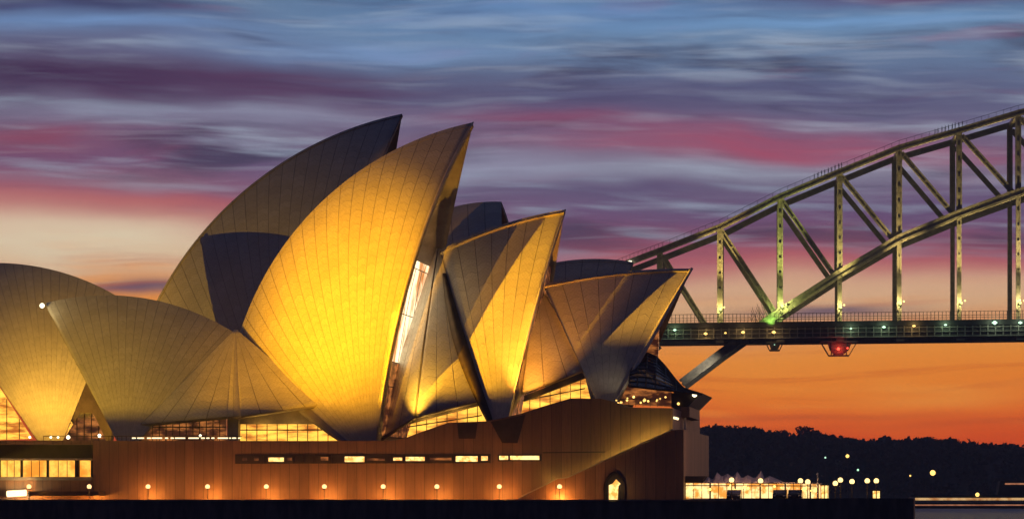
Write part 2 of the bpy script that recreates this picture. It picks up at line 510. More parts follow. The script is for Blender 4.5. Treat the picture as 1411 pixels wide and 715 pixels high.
plane_sheet('water', [(-9000, -600), (9000, -600), (9000, 14000), (-9000, 14000)], 0.0, M['water'])

BW_Z = 4.1                                   # broadwalk level
def ep(px, A):                               # plan point at pixel column on an east-parallel line
    p = P(px, 600, A); return (p.x, p.y)


bw = MB()
c0 = Vector((*ep(-700, 360.5), 0)); c1 = Vector((*ep(1022, 360.5), 0)); c2 = Vector((*ep(1250, 360.5), 0))
d = NW * 100
bw.prism([c0 + Vector((0, 0, 0.2)), c0 + Vector((0, 0, BW_Z)), c2 + Vector((0, 0, BW_Z)), c2 + Vector((0, 0, 0.2))], d)
tag(bw.build('broadwalk', M['paving']), kind='structure')

sw = empty('sea_wall', c1, 'long dark stone sea wall below the broadwalk, rising out of the harbour', 'sea wall')
b = MB(); o_ = NW * -0.9
b.prism([c0 + o_ + Vector((0, 0, -2)), c0 + o_ + Vector((0, 0, BW_Z + 0.03)), c1 + o_ + Vector((0, 0, BW_Z + 0.03)), c1 + o_ + Vector((0, 0, -2))], NW * 0.895)
b.build('wall', M['seawall'], sw)
b = MB(); o2 = NW * -1.6
b.prism([c1 + o2 + Vector((0, 0, -2)), c1 + o2 + Vector((0, 0, BW_Z + 0.38)), c2 + o2 + Vector((0, 0, BW_Z + 0.38)), c2 + o2 + Vector((0, 0, -2))], NW * 1.595)
b.build('parapet', M['seawall'], sw)
b = MB(); e_ = AX * 0.8
b.prism([c2 + o2 + Vector((0, 0, -2)), c2 + o2 + Vector((0, 0, BW_Z + 0.376)), c2 + o2 + e_ + Vector((0, 0, BW_Z + 0.376)), c2 + o2 + e_ + Vector((0, 0, -2))], NW * 100)
b.build('return_wall', M['seawall'], sw)
b = MB()
b.prism([c0 + o_ * 1.25 + Vector((0, 0, BW_Z + 0.035)), c0 + o_ * 1.25 + Vector((0, 0, BW_Z + 0.2)), c1 + o_ * 1.25 + Vector((0, 0, BW_Z + 0.2)) - AX * 0.01, c1 + o_ * 1.25 + Vector((0, 0, BW_Z + 0.035)) - AX * 0.01], NW * 0.7)
b.build('coping', M['paving'], sw)

# wooded hills on the far shore
HX = [(300, 632), (520, 618), (700, 612), (860, 608), (940, 604), (975, 602), (1027, 604), (1056, 611), (1096, 615), (1132, 613), (1150, 619), (1200, 621), (1240, 619), (1277, 618),
      (1320, 623), (1342, 630), (1367, 626), (1411, 630), (1460, 636), (1550, 646), (1700, 655), (1900, 664)]
HY = 1650.0
def hill_top(px):
    for (a, ya), (b_, yb) in zip(HX, HX[1:]):
        if a <= px <= b_: return ya + (yb - ya) * (px - a) / (b_ - a)
    return HX[0][1] if px < HX[0][0] else HX[-1][1]
def hill_z(X, Y):
    px = 705.5 + X / HY * FPX
    top = CAM_Z + (HORIZON - hill_top(px)) / FPX * HY
    t = (Y - 1330) / (HY - 1330)
    if t <= 0: return -1.5 + 2.5 * max(0, (Y - 1290) / 40)
    if t <= 1: return 1.0 + (top - 1.0) * (math.sin(t * math.pi / 2)) ** 0.8
    return top * max(0.75, 1 - (t - 1) * 0.08)
b = MB(); nx, ny = 90, 22
for j in range(ny + 1):
    for i in range(nx + 1):
        X = -420 + 1250 * i / nx; Y = 1285 + 700 * j / ny
        b.v.append(Vector((X, Y, hill_z(X, Y) + (math.sin(X * .05) * math.sin(Y * .04) * 1.2 if j > 3 else 0))))
for j in range(ny):
    for i in range(nx):
        a = j * (nx + 1) + i; b.f.append((a, a + 1, a + nx + 2, a + nx + 1)); b.m.append(0)
tag(b.build('hills', M['soil'], smooth=True), kind='structure')


def leaf_clump(b, c, rx, rz, n, s):
    for _ in range(n):
        while True:
            q = Vector((random.uniform(-1, 1), random.uniform(-1, 1), random.uniform(-1, 1)))
            if 0.25 < q.length < 1: break
        p = Vector(c) + Vector((q.x * rx, q.y * rx, q.z * rz))
        a = Vector((random.gauss(0, 1), random.gauss(0, 1), random.gauss(0, 1))).normalized()
        u = a.orthogonal().normalized(); w_ = a.cross(u); k = s * random.uniform(.6, 1.3)
        b.quad(p - u * k, p + w_ * k * .7, p + u * k, p - w_ * k * .7)


b = MB(); rnd = random.Random(3)
for i in range(760):
    px = rnd.uniform(930, 1470)
    Yk = 1330 + (HY + 10 - 1330) * rnd.random() ** 0.8
    X = (px - 705.5) / FPX * Yk
    h = rnd.uniform(3.5, 6.5); r_ = rnd.uniform(3.5, 6.5)
    z0 = hill_z(X, Yk)
    leaf_clump(b, (X, Yk, z0 + h * .55), r_, h * .55, 46, 1.15)
for i in range(120):                                  # the uneven skyline
    px = 930 + 540 * i / 120 + rnd.uniform(-3, 3); X = (px - 705.5) / FPX * HY
    h = rnd.uniform(3.5, 7.0); r_ = rnd.uniform(2.5, 5.0)
    leaf_clump(b, (X, HY, hill_z(X, HY) + h * .5), r_, h * .5, 70, 0.95)
tag(b.build('forest', M['leaf'], fix=False), kind='stuff', label='dark wooded hillside on the far shore', cat='forest')


def far_tree(px, py, Rm, Hm, label):
    """a tree that stands out of the wood's skyline"""
    X = (px - 705.5) / FPX * HY; top = CAM_Z + (HORIZON - py) / FPX * HY
    zb = hill_z(X, HY) - 0.5
    t = empty('hill_tree', (X, HY - 3, zb), label, 'tree', 'trees standing out of the skyline')
    c = Vector((X, HY - 3, top - Hm / 2))
    tr = MB(); tr.tube([(X, HY - 3, zb), (X + .3, HY - 3, (zb + c.z) / 2), c], [0.55, 0.42, 0.25], 8)
    lobes = []
    for k in range(7):
        an = k * 2.4; q = c + Vector((math.cos(an) * Rm * .62, math.sin(an) * Rm * .5, rnd.uniform(-.25, .28) * Hm))
        lobes.append(q); tr.tube([c - Vector((0, 0, Hm * .35)), (c + q) / 2, q], [0.25, 0.16, 0.06], 5)
    tr.build('trunk', M['bark'], t)
    cr = MB()
    for q in lobes + [c + Vector((0, 0, Hm * .22))]: leaf_clump(cr, q, Rm * .48, Hm * .3, 120, 0.62)
    cr.build('crown', M['leaf'], t, fix=False)


far_tree(1113, 588, 7.2, 6.5, 'broad domed tree, tallest on the hill skyline right of the podium end')
far_tree(1075, 593, 4.2, 5.5, 'smaller round tree just left of the broad domed hill tree')
far_tree(1047, 594, 2.6, 4.5, 'narrow tree top on the skyline left of two rounder trees')
far_tree(1218, 600, 3.6, 5.0, 'single rounded tree in the middle of the hill skyline')
far_tree(1165, 604, 3.0, 4.5, 'low tree on the skyline between the domed tree and the single rounded one')
far_tree(1275, 604, 4.8, 5.0, 'wide flat-topped tree on the right half of the hill skyline')
far_tree(1322, 610, 4.0, 5.5, 'tree at the edge of the dip in the hill skyline')
far_tree(1384, 611, 6.4, 6.5, 'large bushy tree near the right edge of the picture')
far_tree(1405, 616, 3.6, 6.0, 'rightmost tree of the hill skyline')

# ------------------------------------------------------------------ the opera house
house = empty('opera_house', P(500, 690, A_P), 'opera house of huge curved tiled sails on a brown granite podium, floodlit gold', 'opera house')


def arc_through(T, Mi, B, n):
    """points of the circle through three points, from T to B"""
    a = Mi - T; b_ = B - T; nrm = a.cross(b_)
    d2 = 2 * nrm.length_squared
    cc = T + (nrm.cross(a) * b_.length_squared + b_.cross(nrm) * a.length_squared) / d2
    r0 = T - cc; nh = nrm.normalized(); e2 = nh.cross(r0)
    bb = B - cc; ang = math.atan2(bb.dot(e2), bb.dot(r0))
    if ang < 0: ang += 2 * math.pi
    ma = math.atan2((Mi - cc).dot(e2), (Mi - cc).dot(r0)) % (2 * math.pi)
    if ma > ang: ang -= 2 * math.pi
    return cc, nh, [cc + r0 * math.cos(ang * k / n) + e2 * math.sin(ang * k / n) for k in range(n + 1)]


def mirror(p, A):
    k = (p.y + KH * p.x - A) * math.cos(R(8))
    return p - NW * (2 * k)


def sail(label, A, T, Mi, B, F, wF, th=1.1, ns=44, nt_=44, rib_m=2.5, t_end=1.0):
    """one roof shell: two mirrored spherical halves whose ribs fan out from the pedestals and meet along the ridge"""
    T3, M3, B3 = (P(*q, A) for q in (T, Mi, B)); F3 = P(*F, A - wF / math.cos(R(8)))
    cc, nh, ridge = arc_through(T3, M3, B3, ns)
    # centre of the sphere through the ridge circle and the foot
    nh = NW; q = F3 - cc; e = q.dot(nh); rc2 = (T3 - cc).length_squared
    inpl = q.length_squared - e * e
    c = (rc2 - inpl - e * e) / (-2 * e)
    C = cc + nh * c; Rad = (T3 - C).length
    L = sum((ridge[i + 1] - ridge[i]).length for i in range(ns))
    nr = max(3, round(L / rib_m))
    b = MB(); me_uv = []
    def rib(i):
        va, vb = F3 - C, ridge[i] - C; om = va.angle(vb)
        return [C + (va * math.sin((1 - t) * om) + vb * math.sin(t * om)) / math.sin(om) for t in [k / nt_ for k in range(nt_ + 1)]], om
    grid = []; arcl = []
    for i in range(ns + 1):
        g, om = rib(i); grid.append(g); arcl.append(om * Rad)
    uvs = []
    for half in (0, 1):
        G = grid if half == 0 else [[mirror(p, A) for p in g] for g in grid]
        Cc = C if half == 0 else mirror(C, A)
        base = len(b.v); n1 = nt_ + 1
        for layer in (0, 1):
            for g in G:
                for k, p in enumerate(g):
                    b.v.append(p if layer == 0 else p + (Cc - p).normalized() * th * (0.55 + 0.45 * (1 - k / nt_)))
        off = (ns + 1) * n1
        for i in range(ns):
            for k in range(nt_):
                ids = [base + i * n1 + k, base + (i + 1) * n1 + k, base + (i + 1) * n1 + k + 1, base + i * n1 + k + 1]
                q4 = [(i, k), (i + 1, k), (i + 1, k + 1), (i, k + 1)]
                if half: ids = ids[::-1]; q4 = q4[::-1]
                b.f.append(tuple(ids)); b.m.append(0); uvs.append([(a / ns * nr, kk / nt_ * arcl[a]) for a, kk in q4])
                b.f.append(tuple(j + off for j in ids[::-1])); b.m.append(1); uvs.append([(0, 0)] * 4)
        for i, flip in ((0, 0), (ns, 1)):
            for k in range(nt_):
                ids = [base + i * n1 + k, base + i * n1 + k + 1, base + off + i * n1 + k + 1, base + off + i * n1 + k]
                b.f.append(tuple(ids)); b.m.append(1); uvs.append([(0, 0)] * 4)
    o = b.build('roof_sail', [M['tile'], M['concrete']], house, smooth=True, label=label, fix=False)
    uvl = o.data.uv_layers.new(name='UVMap')
    for pl, uv in zip(o.data.polygons, uvs):
        for li, c2_ in zip(pl.loop_indices, uv): uvl.data[li].uv = c2_
    # normals outward: leave winding, only soften
    return dict(o=o, grid=grid, A=A, C=C, ns=ns, nt=nt_)


def mouth_glass(sh, i0, mtl, k0, k1, name='glass_wall', fins=7, parent=None, label=None):
    """glazing hung inside a sail's mouth: panes between the two mouth ribs with bronze fins"""
    g = sh['grid'][i0]; A = sh['A']
    b = MB(); n = k1 - k0; W = 8
    def pt(k, w):
        e = g[k]; e = e + (sh['C'] - e).normalized() * 1.6; m_ = mirror(e, A); return e.lerp(m_, w)
    for k in range(k0, k1):
        for w in range(W):
            b.quad(pt(k, w / W), pt(k, (w + 1) / W), pt(k + 1, (w + 1) / W), pt(k + 1, w / W))
    gl = b.build(name, mtl, sh['o'], fix=False, label=label)
    fins = W // 2
    f = MB()
    for w in range(0, W + 1, 2):
        f.tube([pt(k, w / W) for k in range(k0, k1 + 1, 2)], 0.07, 4)
    for k in range(k0, k1, 6):
        f.tube([pt(k, 0), pt(k, 1)], 0.07, 4)
    f.build('mullion', M['bronze'], gl, fix=False)
    return gl


# --- big (western) hall, behind
c1s = sail('dim brown sail at the left edge, behind the small fan-shaped one', A_C, (-112, 380), (28, 364), (168, 412), (74, 640), 15, rib_m=1.6)
c2s = sail('tallest sail, dark and unlit at the top, standing behind the gold one', A_C, (554, 157), (353, 249), (196, 458), (420, 660), 17)
c3s = sail('dark sail top showing above the middle sails', A_C, (691, 278), (630, 284), (540, 330), (700, 640), 9)
c4s = sail('flat dark sail behind the northernmost sail', A_C, (873, 361), (805, 357), (690, 385), (790, 620), 13)
# --- small (eastern) hall, in front
j1s = sail('fan-shaped olive sail leaning left above the podium', A_J, (61, 418), (200, 411), (327, 461), (173, 630), 13, th=1.0, rib_m=1.5)
j2s = sail('largest front sail, lit bright gold', A_J, (651, 169), (452, 270), (330, 460), (515, 636), 14, th=1.5)
j3s = sail('middle front sail, half gold and half in shadow', A_J, (778, 289), (696, 308), (606, 345), (691, 612), 13, th=1.4)
j4s = sail('northernmost front sail, sharp tip pointing right', A_J, (952, 370), (850, 375), (748, 392), (835, 580), 12, th=1.2)

mouth_glass(j2s, 2, M['room_pale'], 12, 25, label='bright pale glass wall in the mouth of the gold sail')
mouth_glass(j2s, 2, M['room_dim'], 3, 12)
mouth_glass(j3s, 2, M['room_dim'], 4, 34)
mouth_glass(c2s, 2, M['room_dim'], 4, 30)
mouth_glass(c1s, 2, M['room'], 3, 22, label='glowing orange glass wall under the left sail')
mouth_glass(j1s, 2, M['room_dim'], 4, 30)
mouth_glass(c3s, 2, M['glass'], 4, 30)
mouth_glass(c4s, 2, M['glass'], 4, 30)


def edge_rib(sh, i, k0, k1, rad, off, m='rim', label=None):
    g = sh['grid'][i]; b = MB()
    b.tube([g[k] + off for k in range(k0, k1 + 1)], [rad * (0.6 + 0.4 * math.sin(math.pi * (k - k0) / (k1 - k0))) for k in range(k0, k1 + 1)], 6)
    b.build('edge_rib', M[m], sh['o'], smooth=True, label=label)
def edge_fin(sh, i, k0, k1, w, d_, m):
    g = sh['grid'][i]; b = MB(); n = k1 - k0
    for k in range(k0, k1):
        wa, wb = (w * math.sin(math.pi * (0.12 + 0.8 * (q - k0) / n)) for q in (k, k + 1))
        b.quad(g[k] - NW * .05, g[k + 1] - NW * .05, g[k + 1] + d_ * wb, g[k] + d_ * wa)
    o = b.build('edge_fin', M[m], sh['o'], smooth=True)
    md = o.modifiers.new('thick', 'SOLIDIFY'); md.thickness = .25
edge_rib(j2s, 0, 4, 44, .22, AX * .12 - NW * .1); edge_rib(j3s, 0, 4, 44, .2, AX * .12 - NW * .1)
edge_rib(j4s, 0, 4, 44, .36, AX * .15 - NW * .15, label='bright white edge of the northernmost sail')
DF = (-AX * .85 - Vector((0, 0, .52))).normalized()
edge_fin(j2s, 44, 4, 44, 1.5, DF + NW * .2, 'concrete'); edge_fin(j3s, 44, 3, 38, 1.9, -AX + NW * .15, 'bronze')  # middle sail's fin: its shade is put into the colour as dark bronze


def bulge_tri(b, a, c, d, h, dirv, n=18, uvlist=None, rib=3.2):
    """curved triangular roof panel with apex a and base c-d, swollen by h along dirv"""
    rows = []
    for i in range(n + 1):
        t = i / n; row = []
        for j in range(n + 1):
            s_ = j / n
            p = a.lerp(c.lerp(d, s_), t)
            p = p + dirv * h * (4 * t * (1 - t) * 0.6 + t * 4 * s_ * (1 - s_) * 0.6)
            row.append(p)
        rows.append(row)
    W = (c - d).length; H = ((c + d) / 2 - a).length; base = len(b.v)
    for r_ in rows: b.v += r_
    for i in range(n):
        for j in range(n):
            q4 = [(i, j), (i, j + 1), (i + 1, j + 1), (i + 1, j)]
            b.f.append(tuple(base + x * (n + 1) + y for x, y in q4)); b.m.append(0)
            uvlist.append([(y / n * max(2, round(W / rib)), (1 - x / n) * H) for x, y in q4])


def side_sail(label, panels):
    b = MB(); uvs = []
    for a, c, d, h in panels: bulge_tri(b, a, c, d, h, -NW, 18, uvs)
    o = b.build('side_sail', [M['tile'], M['concrete']], house, smooth=True, label=label, fix=False)
    uvl = o.data.uv_layers.new(name='UVMap')
    for pl, uv in zip(o.data.polygons, uvs):
        for li, c2_ in zip(pl.loop_indices, uv): uvl.data[li].uv = c2_
    md = o.modifiers.new('thick', 'SOLIDIFY'); md.thickness = 0.6; md.offset = -1; md.material_offset_rim = 1
    return o


def east(w): return A_J - w / math.cos(R(8))


side_sail('low side sail between the fan-shaped sail and the gold one', [
    (P(326, 458, east(1)), P(196, 588, east(11)), P(317, 577, east(11.5)), .6),
    (P(326, 458, east(1)), P(317, 577, east(11.5)), P(331, 577, east(11.5)), .6),
    (P(326, 458, east(1)), P(331, 577, east(11.5)), P(452, 560, east(10)), .6)])
side_sail('glowing side sail behind the edge of the gold sail', [
    (P(606, 345, east(-1)), P(518, 614, east(8)), P(574, 577, east(11.8)), 1.1),
    (P(606, 346, east(-1)), P(574, 577, east(11.8)), P(690, 548, east(9)), 1.1)])
side_sail('orange side sail between the two right-hand sails', [
    (P(742, 394, east(-2)), P(697, 588, east(8.5)), P(720, 544, east(9.5)), 0.7),
    (P(742, 394, east(-2)), P(720, 544, east(9.5)), P(812, 512, east(6.5)), 0.7)])

# --- podium
def PP(px, py, A=A_P): return P(px, py, A)
Zb = BW_Z + 0.004
def low(px, A=A_P):
    p = P(px, 690, A); p.z = Zb; return p
pod = MB()
prof = [(128, 607), (540, 607), (556, 604), (585, 593), (618, 582), (669, 580), (690, 576), (716, 570), (750, 559), (786, 548.5), (828, 549), (845, 553), (861, 561), (927, 562)]
# east wall right of the recess, behind the stair slot
top = [PP(*q) for q in prof]
pod.prism([low(128)] + top + [low(927)], NW * 46)
# terrace block further west and south (left) part, set 5 m back
pod.prism([low(-700, A_P + 5), PP(-700, 607, A_P + 5), PP(128, 607, A_P + 5) - AX * 0.05, low(128, A_P + 5) - AX * 0.05], NW * 95)
pod.prism([low(140, A_P + 47), PP(140, 612, A_P + 47), PP(930, 590, A_P + 47), low(930, A_P + 47)], NW * 60)
podium = pod.build('podium', M['granite'], house)
# left: layered gallery front
b = MB()
b.prism([PP(-700, 606.5), PP(-700, 612), PP(127, 612), PP(127, 606.5)], NW * 4.9)
b.build('roof_slab', M['granite'], podium)
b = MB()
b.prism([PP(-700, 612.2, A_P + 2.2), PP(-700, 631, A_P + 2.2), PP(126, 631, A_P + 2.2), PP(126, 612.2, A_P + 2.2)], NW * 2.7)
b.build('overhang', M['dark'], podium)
b = MB()
b.prism([PP(-700, 631.2, A_P - .15), PP(-700, 633.6, A_P - .15), PP(126.6, 633.6, A_P - .15), PP(126.6, 631.2, A_P - .15)], NW * 4.6)
b.build('lintel', M['concrete'], podium)
for i, (x0, x1, mt) in enumerate([(-150, -118, 'window'), (-116, -76, 'window'), (-74, -40, 'window'), (-38, -2, 'window'), (0, 28, 'window'), (32, 64, 'window'), (68, 103, 'window'), (110, 125, 'window')]):
    b = MB(); b.prism([PP(x0, 634, A_P + .4), PP(x0, 656.5, A_P + .4), PP(x1, 656.5, A_P + .4), PP(x1, 634, A_P + .4)], NW * 0.3)
    w_ = b.build('gallery_window', M[mt], podium)
    f = MB()
    f.prism([PP(x1, 634, A_P + .3), PP(x1, 656.5, A_P + .3), PP(x1 + (3 if i < 6 else 5), 656.5, A_P + .3), PP(x1 + (3 if i < 6 else 5), 634, A_P + .3)], NW * 0.5)
    f.build('window_frame', M['bronze'], w_)
    for q_ in ((0.35, 0.7) if x1 - x0 > 20 else ()):
        f = MB(); f.beam(PP(x0 + (x1 - x0) * q_, 656.4, A_P + .36), PP(x0 + (x1 - x0) * q_, 634.2, A_P + .36), .06, .08, NW); f.build('window_bar', M['bronze'], w_)
b = MB()
b.prism([PP(-700, 657, A_P - .1), PP(-700, 661, A_P - .1), PP(125.5, 661, A_P - .1), PP(125.5, 657, A_P - .1)], NW * 4.6)
b.build('sill', M['concrete'], podium)
b = MB()
b.prism([PP(-700, 661.3, A_P + .2), low(-700, A_P + .2), low(127.3, A_P + .2), PP(127.3, 661.3, A_P + .2)], NW * 4.7)
b.build('lower_wall', M['granite'], podium)
b = MB(); b.prism([PP(38, 676.5, A_P - 3), PP(38, 682.5, A_P - 3), PP(136, 682.5, A_P - 3), PP(136, 676.5, A_P - 3)], NW * 2.9)
b.build('canopy', M['bronze'], podium)
b = MB(); b.tube([PP(10, 680, A_P - .6), PP(36, 678.5, A_P - .6)], 0.42, 8)
b.build('light_box', M['tube'], podium)
point('doorway_glow', PP(22, 680, A_P - 2), 700, (1, .7, .3), .5)
# long window slit
b = MB(); b.prism([PP(324, 625.5, A_P - .05), PP(324, 638.5, A_P - .05), PP(676, 637.5, A_P - .05), PP(676, 625, A_P - .05)], NW * 0.04)
slit = b.build('window_slit', M['dark'], podium)
for x0, x1, y0, y1, mt in [(370, 391, 630, 635.5, 'slit'), (475, 502, 628.5, 636, 'slit'), (559, 585, 629, 634.5, 'slit'), (628, 658, 628, 635.5, 'slit'), (663, 672, 628, 634, 'slit'),
                           (506, 530, 631, 634, 'room_dim'), (542, 554, 630, 634, 'slit'), (442, 452, 629, 634, 'room_dim'), (396, 402, 630, 634, 'room_dim'), (350, 356, 630, 634, 'room_dim'), (334, 340, 630, 634, 'room_dim'), (592, 622, 630, 633.5, 'room_dim')]:
    b = MB(); b.prism([PP(x0, y0, A_P - .12), PP(x0, y1, A_P - .12), PP(x1, y1, A_P - .12), PP(x1, y0, A_P - .12)], NW * 0.06)
    b.build('window_pane', M[mt], slit)
b = MB(); b.prism([PP(686, 626, A_P - .05), PP(686, 635, A_P - .05), PP(746, 634.5, A_P - .05), PP(746, 625.5, A_P - .05)], NW * 0.04)
slit2 = b.build('window_slit', M['dark'], podium)
for x0, x1 in [(688, 700), (703, 743)]:
    b = MB(); b.prism([PP(x0, 627.5, A_P - .12), PP(x0, 633, A_P - .12), PP(x1, 633, A_P - .12), PP(x1, 627.5, A_P - .12)], NW * 0.06)
    b.build('window_pane', M['slit'], slit2)
b = MB(); b.prism([PP(748, 622.5, A_P - .02), PP(748, 624, A_P - .02), PP(834, 623, A_P - .02), PP(834, 621.5, A_P - .02)], NW * 0.015)
b.build('wall_joint', M['dark'], podium)
for x0 in (362, 404, 418, 432, 455, 536, 556, 590, 624):
    b = MB(); b.prism([PP(x0, 626, A_P - .14), PP(x0, 638, A_P - .14), PP(x0 + 1.4, 638, A_P - .14), PP(x0 + 1.4, 626, A_P - .14)], NW * 0.08)
    b.build('mullion', M['bronze'], slit)
# pedestal recess under the third sail
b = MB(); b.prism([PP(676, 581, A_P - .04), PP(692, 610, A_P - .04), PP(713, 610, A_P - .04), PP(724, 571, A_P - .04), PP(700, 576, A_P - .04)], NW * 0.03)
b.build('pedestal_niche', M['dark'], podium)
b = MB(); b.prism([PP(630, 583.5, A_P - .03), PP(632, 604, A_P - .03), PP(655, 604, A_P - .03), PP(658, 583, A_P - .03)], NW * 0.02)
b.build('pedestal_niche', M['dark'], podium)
# outer stair wall, 5 m nearer, with the stair going up between
A_S = A_P - 5
b = MB()
st_pts = [(716, 687.5), (768, 660), (782, 658.5), (927, 592.5), (942, 591)]
b.prism([low(714, A_S)] + [P(*q, A_S) for q in st_pts] + [low(942, A_S)], NW * 0.8)
b.prism([low(926, A_S + .81), P(926, 592.6, A_S + .81), P(942, 591.2, A_S + .81), low(942, A_S + .81)], NW * 44)
stair_wall = b.build('stair_wall', M['granite'], podium)
b = MB()
for k in range(46):
    t0, t1 = k / 46, (k + 1) / 46
    x0, x1 = 716 + 211 * t0, 716 + 211 * t1; y = 687.5 + (600 - 687.5) * t1
    b.prism([P(x0, y, A_S + .82), P(x1, y, A_S + .82), P(x1, y + 3, A_S + .82), P(x0, y + 3, A_S + .82)], NW * 4.1)
b.build('stair', M['paving'], podium)
f = MB()
f.beam(P(714, 686, A_S - .02), P(768, 658.8, A_S - .02), .9, .12, NW); f.beam(P(782, 657.3, A_S - .02), P(927, 591.3, A_S - .02), .9, .12, NW)
f.beam(P(768, 658.8, A_S - .02), P(782, 657.3, A_S - .02), .9, .12, NW)
f.build('coping', M['concrete'], stair_wall)
for k in range(12):
    x_ = 728 + 17.2 * k; y_ = yl = (687.5 + (658.8 - 687.5) * (x_ - 716) / 52 if x_ < 768 else 658.8 + (592.5 - 658.8) * (x_ - 775) / 152)
    point('stair_light', P(x_, y_ + 7, A_S + 3.7), 260, (1.0, 0.72, 0.14), 0.2)
# door with pointed arch
ad = MB()
arch = [(833, 690), (833, 668), (836, 659), (841, 653), (846, 650), (852, 653), (857, 659), (860, 668), (860, 690)]
pts = [P(x_, y_, A_S - .06) for x_, y_ in arch]; pts[0].z = pts[-1].z = Zb
ad.prism(pts, NW * 0.05)
door = ad.build('arched_door', M['dark'], stair_wall)
b = MB(); pts = [P(x_, y_, A_S - .14) for x_, y_ in [(839, 690), (839, 668), (844, 666), (849, 660), (855, 666), (852, 669), (851, 690)]]; pts[0].z = pts[-1].z = Zb
b.prism(pts, NW * 0.06); b.build('doorway', M['slit'], door)
b = MB()
for (xa, ya), (xb, yb) in zip(arch, arch[1:]): b.beam(P(xa, min(ya, 689), A_S - .16), P(xb, min(yb, 689), A_S - .16), 0.3, 0.22, NW)
b.build('door_frame', M['bronze'], door)
point('door_lamp', P(848, 672, A_S - 1.6), 60, (1, .6, .2), .3)

# --- terrace glazing under the sails (lit foyers)
def glazing(name, pts, A, mtl, cols, label=None, back=0.3, rail=None):
    b = MB(); b.prism([P(x_, y_, A) for x_, y_ in pts], NW * back)
    g = b.build(name, mtl, house, label=label)
    xs = [p[0] for p in pts]; x0, x1 = min(xs), max(xs)
    def span(x_):
        ys = []
        for (xa, ya), (xb, yb) in zip(pts, pts[1:] + pts[:1]):
            if xa != xb and min(xa, xb) <= x_ <= max(xa, xb): ys.append(ya + (yb - ya) * (x_ - xa) / (xb - xa))
        return (min(ys), max(ys)) if len(ys) > 1 else None
    f = MB()
    for k in range(1, cols):
        s_ = span(x0 + (x1 - x0) * k / cols + 0.01)
        if s_: f.beam(P(x0 + (x1 - x0) * k / cols, s_[1], A - .12), P(x0 + (x1 - x0) * k / cols, s_[0], A - .12), 0.2, 0.085, NW)
    if rail: f.beam(P(rail[0], rail[1], A - .13), P(rail[2], rail[3], A - .13), .2, .16, NW)
    if f.v: f.build('mullion', M['bronze'], g, fix=False)
    return g


AG = east(8.5)
glazing('foyer_glazing', [(326, 608), (326, 583), (448, 583), (480, 608)], AG, M['room'], 11, 'bright yellow strip of foyer glass under the gold sail', rail=(328, 592, 462, 592))
glazing('foyer_glazing', [(192, 608), (214, 572), (300, 574), (312, 577), (312, 608)], AG, M['room_dim'], 13, 'dim red-brown foyer glass beside the fan-shaped sail', rail=(200, 588, 312, 588))
glazing('foyer_glazing', [(86, 608), (110, 569), (128, 569), (146, 608)], east(7), M['room_dim'], 6, 'dark brown glass between the two left sails')
glazing('foyer_glazing', [(-60, 608), (-40, 560), (0, 535), (44, 604)], A_C - 12, M['room'], 6, 'orange glass at the left picture edge')
glazing('foyer_glazing', [(560, 604), (566, 584), (600, 572), (660, 558), (672, 584)], AG, M['room'], 8, 'lit foyer glass beneath the glowing side sail', rail=(562, 588, 664, 572))
glazing('foyer_glazing', [(716, 580), (722, 550), (806, 520), (814, 552)], AG, M['room'], 7, 'lit foyer glass beneath the orange side sail', rail=(720, 552, 806, 535))
b = MB()                                                   # dark bronze fascias above the foyer glass
b.prism([P(x_, y_, AG - 1.0) for x_, y_ in [(329, 577), (410, 558), (432, 566), (452, 584), (330, 584)]], NW * 0.8)
b.build('fascia', M['soffit'], house)
b = MB(); b.prism([P(x_, y_, AG - 1.2) for x_, y_ in [(563, 584), (566, 573), (655, 548), (662, 558), (600, 574)]], NW * 0.9)
b.build('fascia', M['soffit'], house)
b = MB(); b.prism([P(x_, y_, AG - 1.2) for x_, y_ in [(722, 545), (802, 513), (806, 521), (722, 553)]], NW * 0.9)
b.build('fascia', M['bronze'], house)
b = MB(); b.prism([P(x_, y_, AG - 1.6) for x_, y_ in [(313, 576), (329, 576), (328, 609), (313, 609)]], NW * 1.2)
b.build('pier', M['concrete'], house, label='grey pier between the two foyer windows')
for x_, y_ in [(360, 590), (400, 590), (440, 592)]: point('foyer_glow', P(x_, y_, AG - 2.2), 120, SODIUM, .4)
for x_, y_ in [(590, 585), (630, 576)]: point('foyer_glow', P(x_, y_, AG - 2.2), 160, SODIUM, .4)
for x_, y_ in [(740, 552), (780, 540)]: point('foyer_glow', P(x_, y_, AG - 2.2), 160, SODIUM, .4)

# added spots without fixtures: they brighten side sails, ribs and glass
spot('fill_spot', P(561, 588, east(15.5)), P(590, 440, east(6)), 26000, (1, .50, .04), 60, 1.0, 0.3)
spot('fill_spot', P(712, 562, east(16)), P(748, 430, east(5)), 36000, (1, .36, .03), 64, 1.0, 0.3)
spot('fill_spot', P(536, 598, east(4)), P(600, 360, A_J - 1), 34000, (1, .52, .14), 44, 1.0, 0.3)
spot('fill_spot', P(958, 535, east(13.5)), P(864, 503, east(10.5)), 7000, (1, .74, .42), 22, 1.0, 0.3)  # added spot at the beacon's place, whitens the north sail's edge
spot('fill_spot', P(874, 546, east(12.8)), P(846, 520, east(11)), 900, (1, .8, .5), 70, 1.0, 0.2)
spot('left_sail_wash', P(52, 603, A_C - 30), P(84, 500, A_C - 9), 45000, (1, .50, .05), 75, 1.0, .3)
point('tent_fill', P(1030, 640, A_P - 6), 800, (1, .5, .3), .4)  # added lamp without fixture before the tent, brightens its canvas
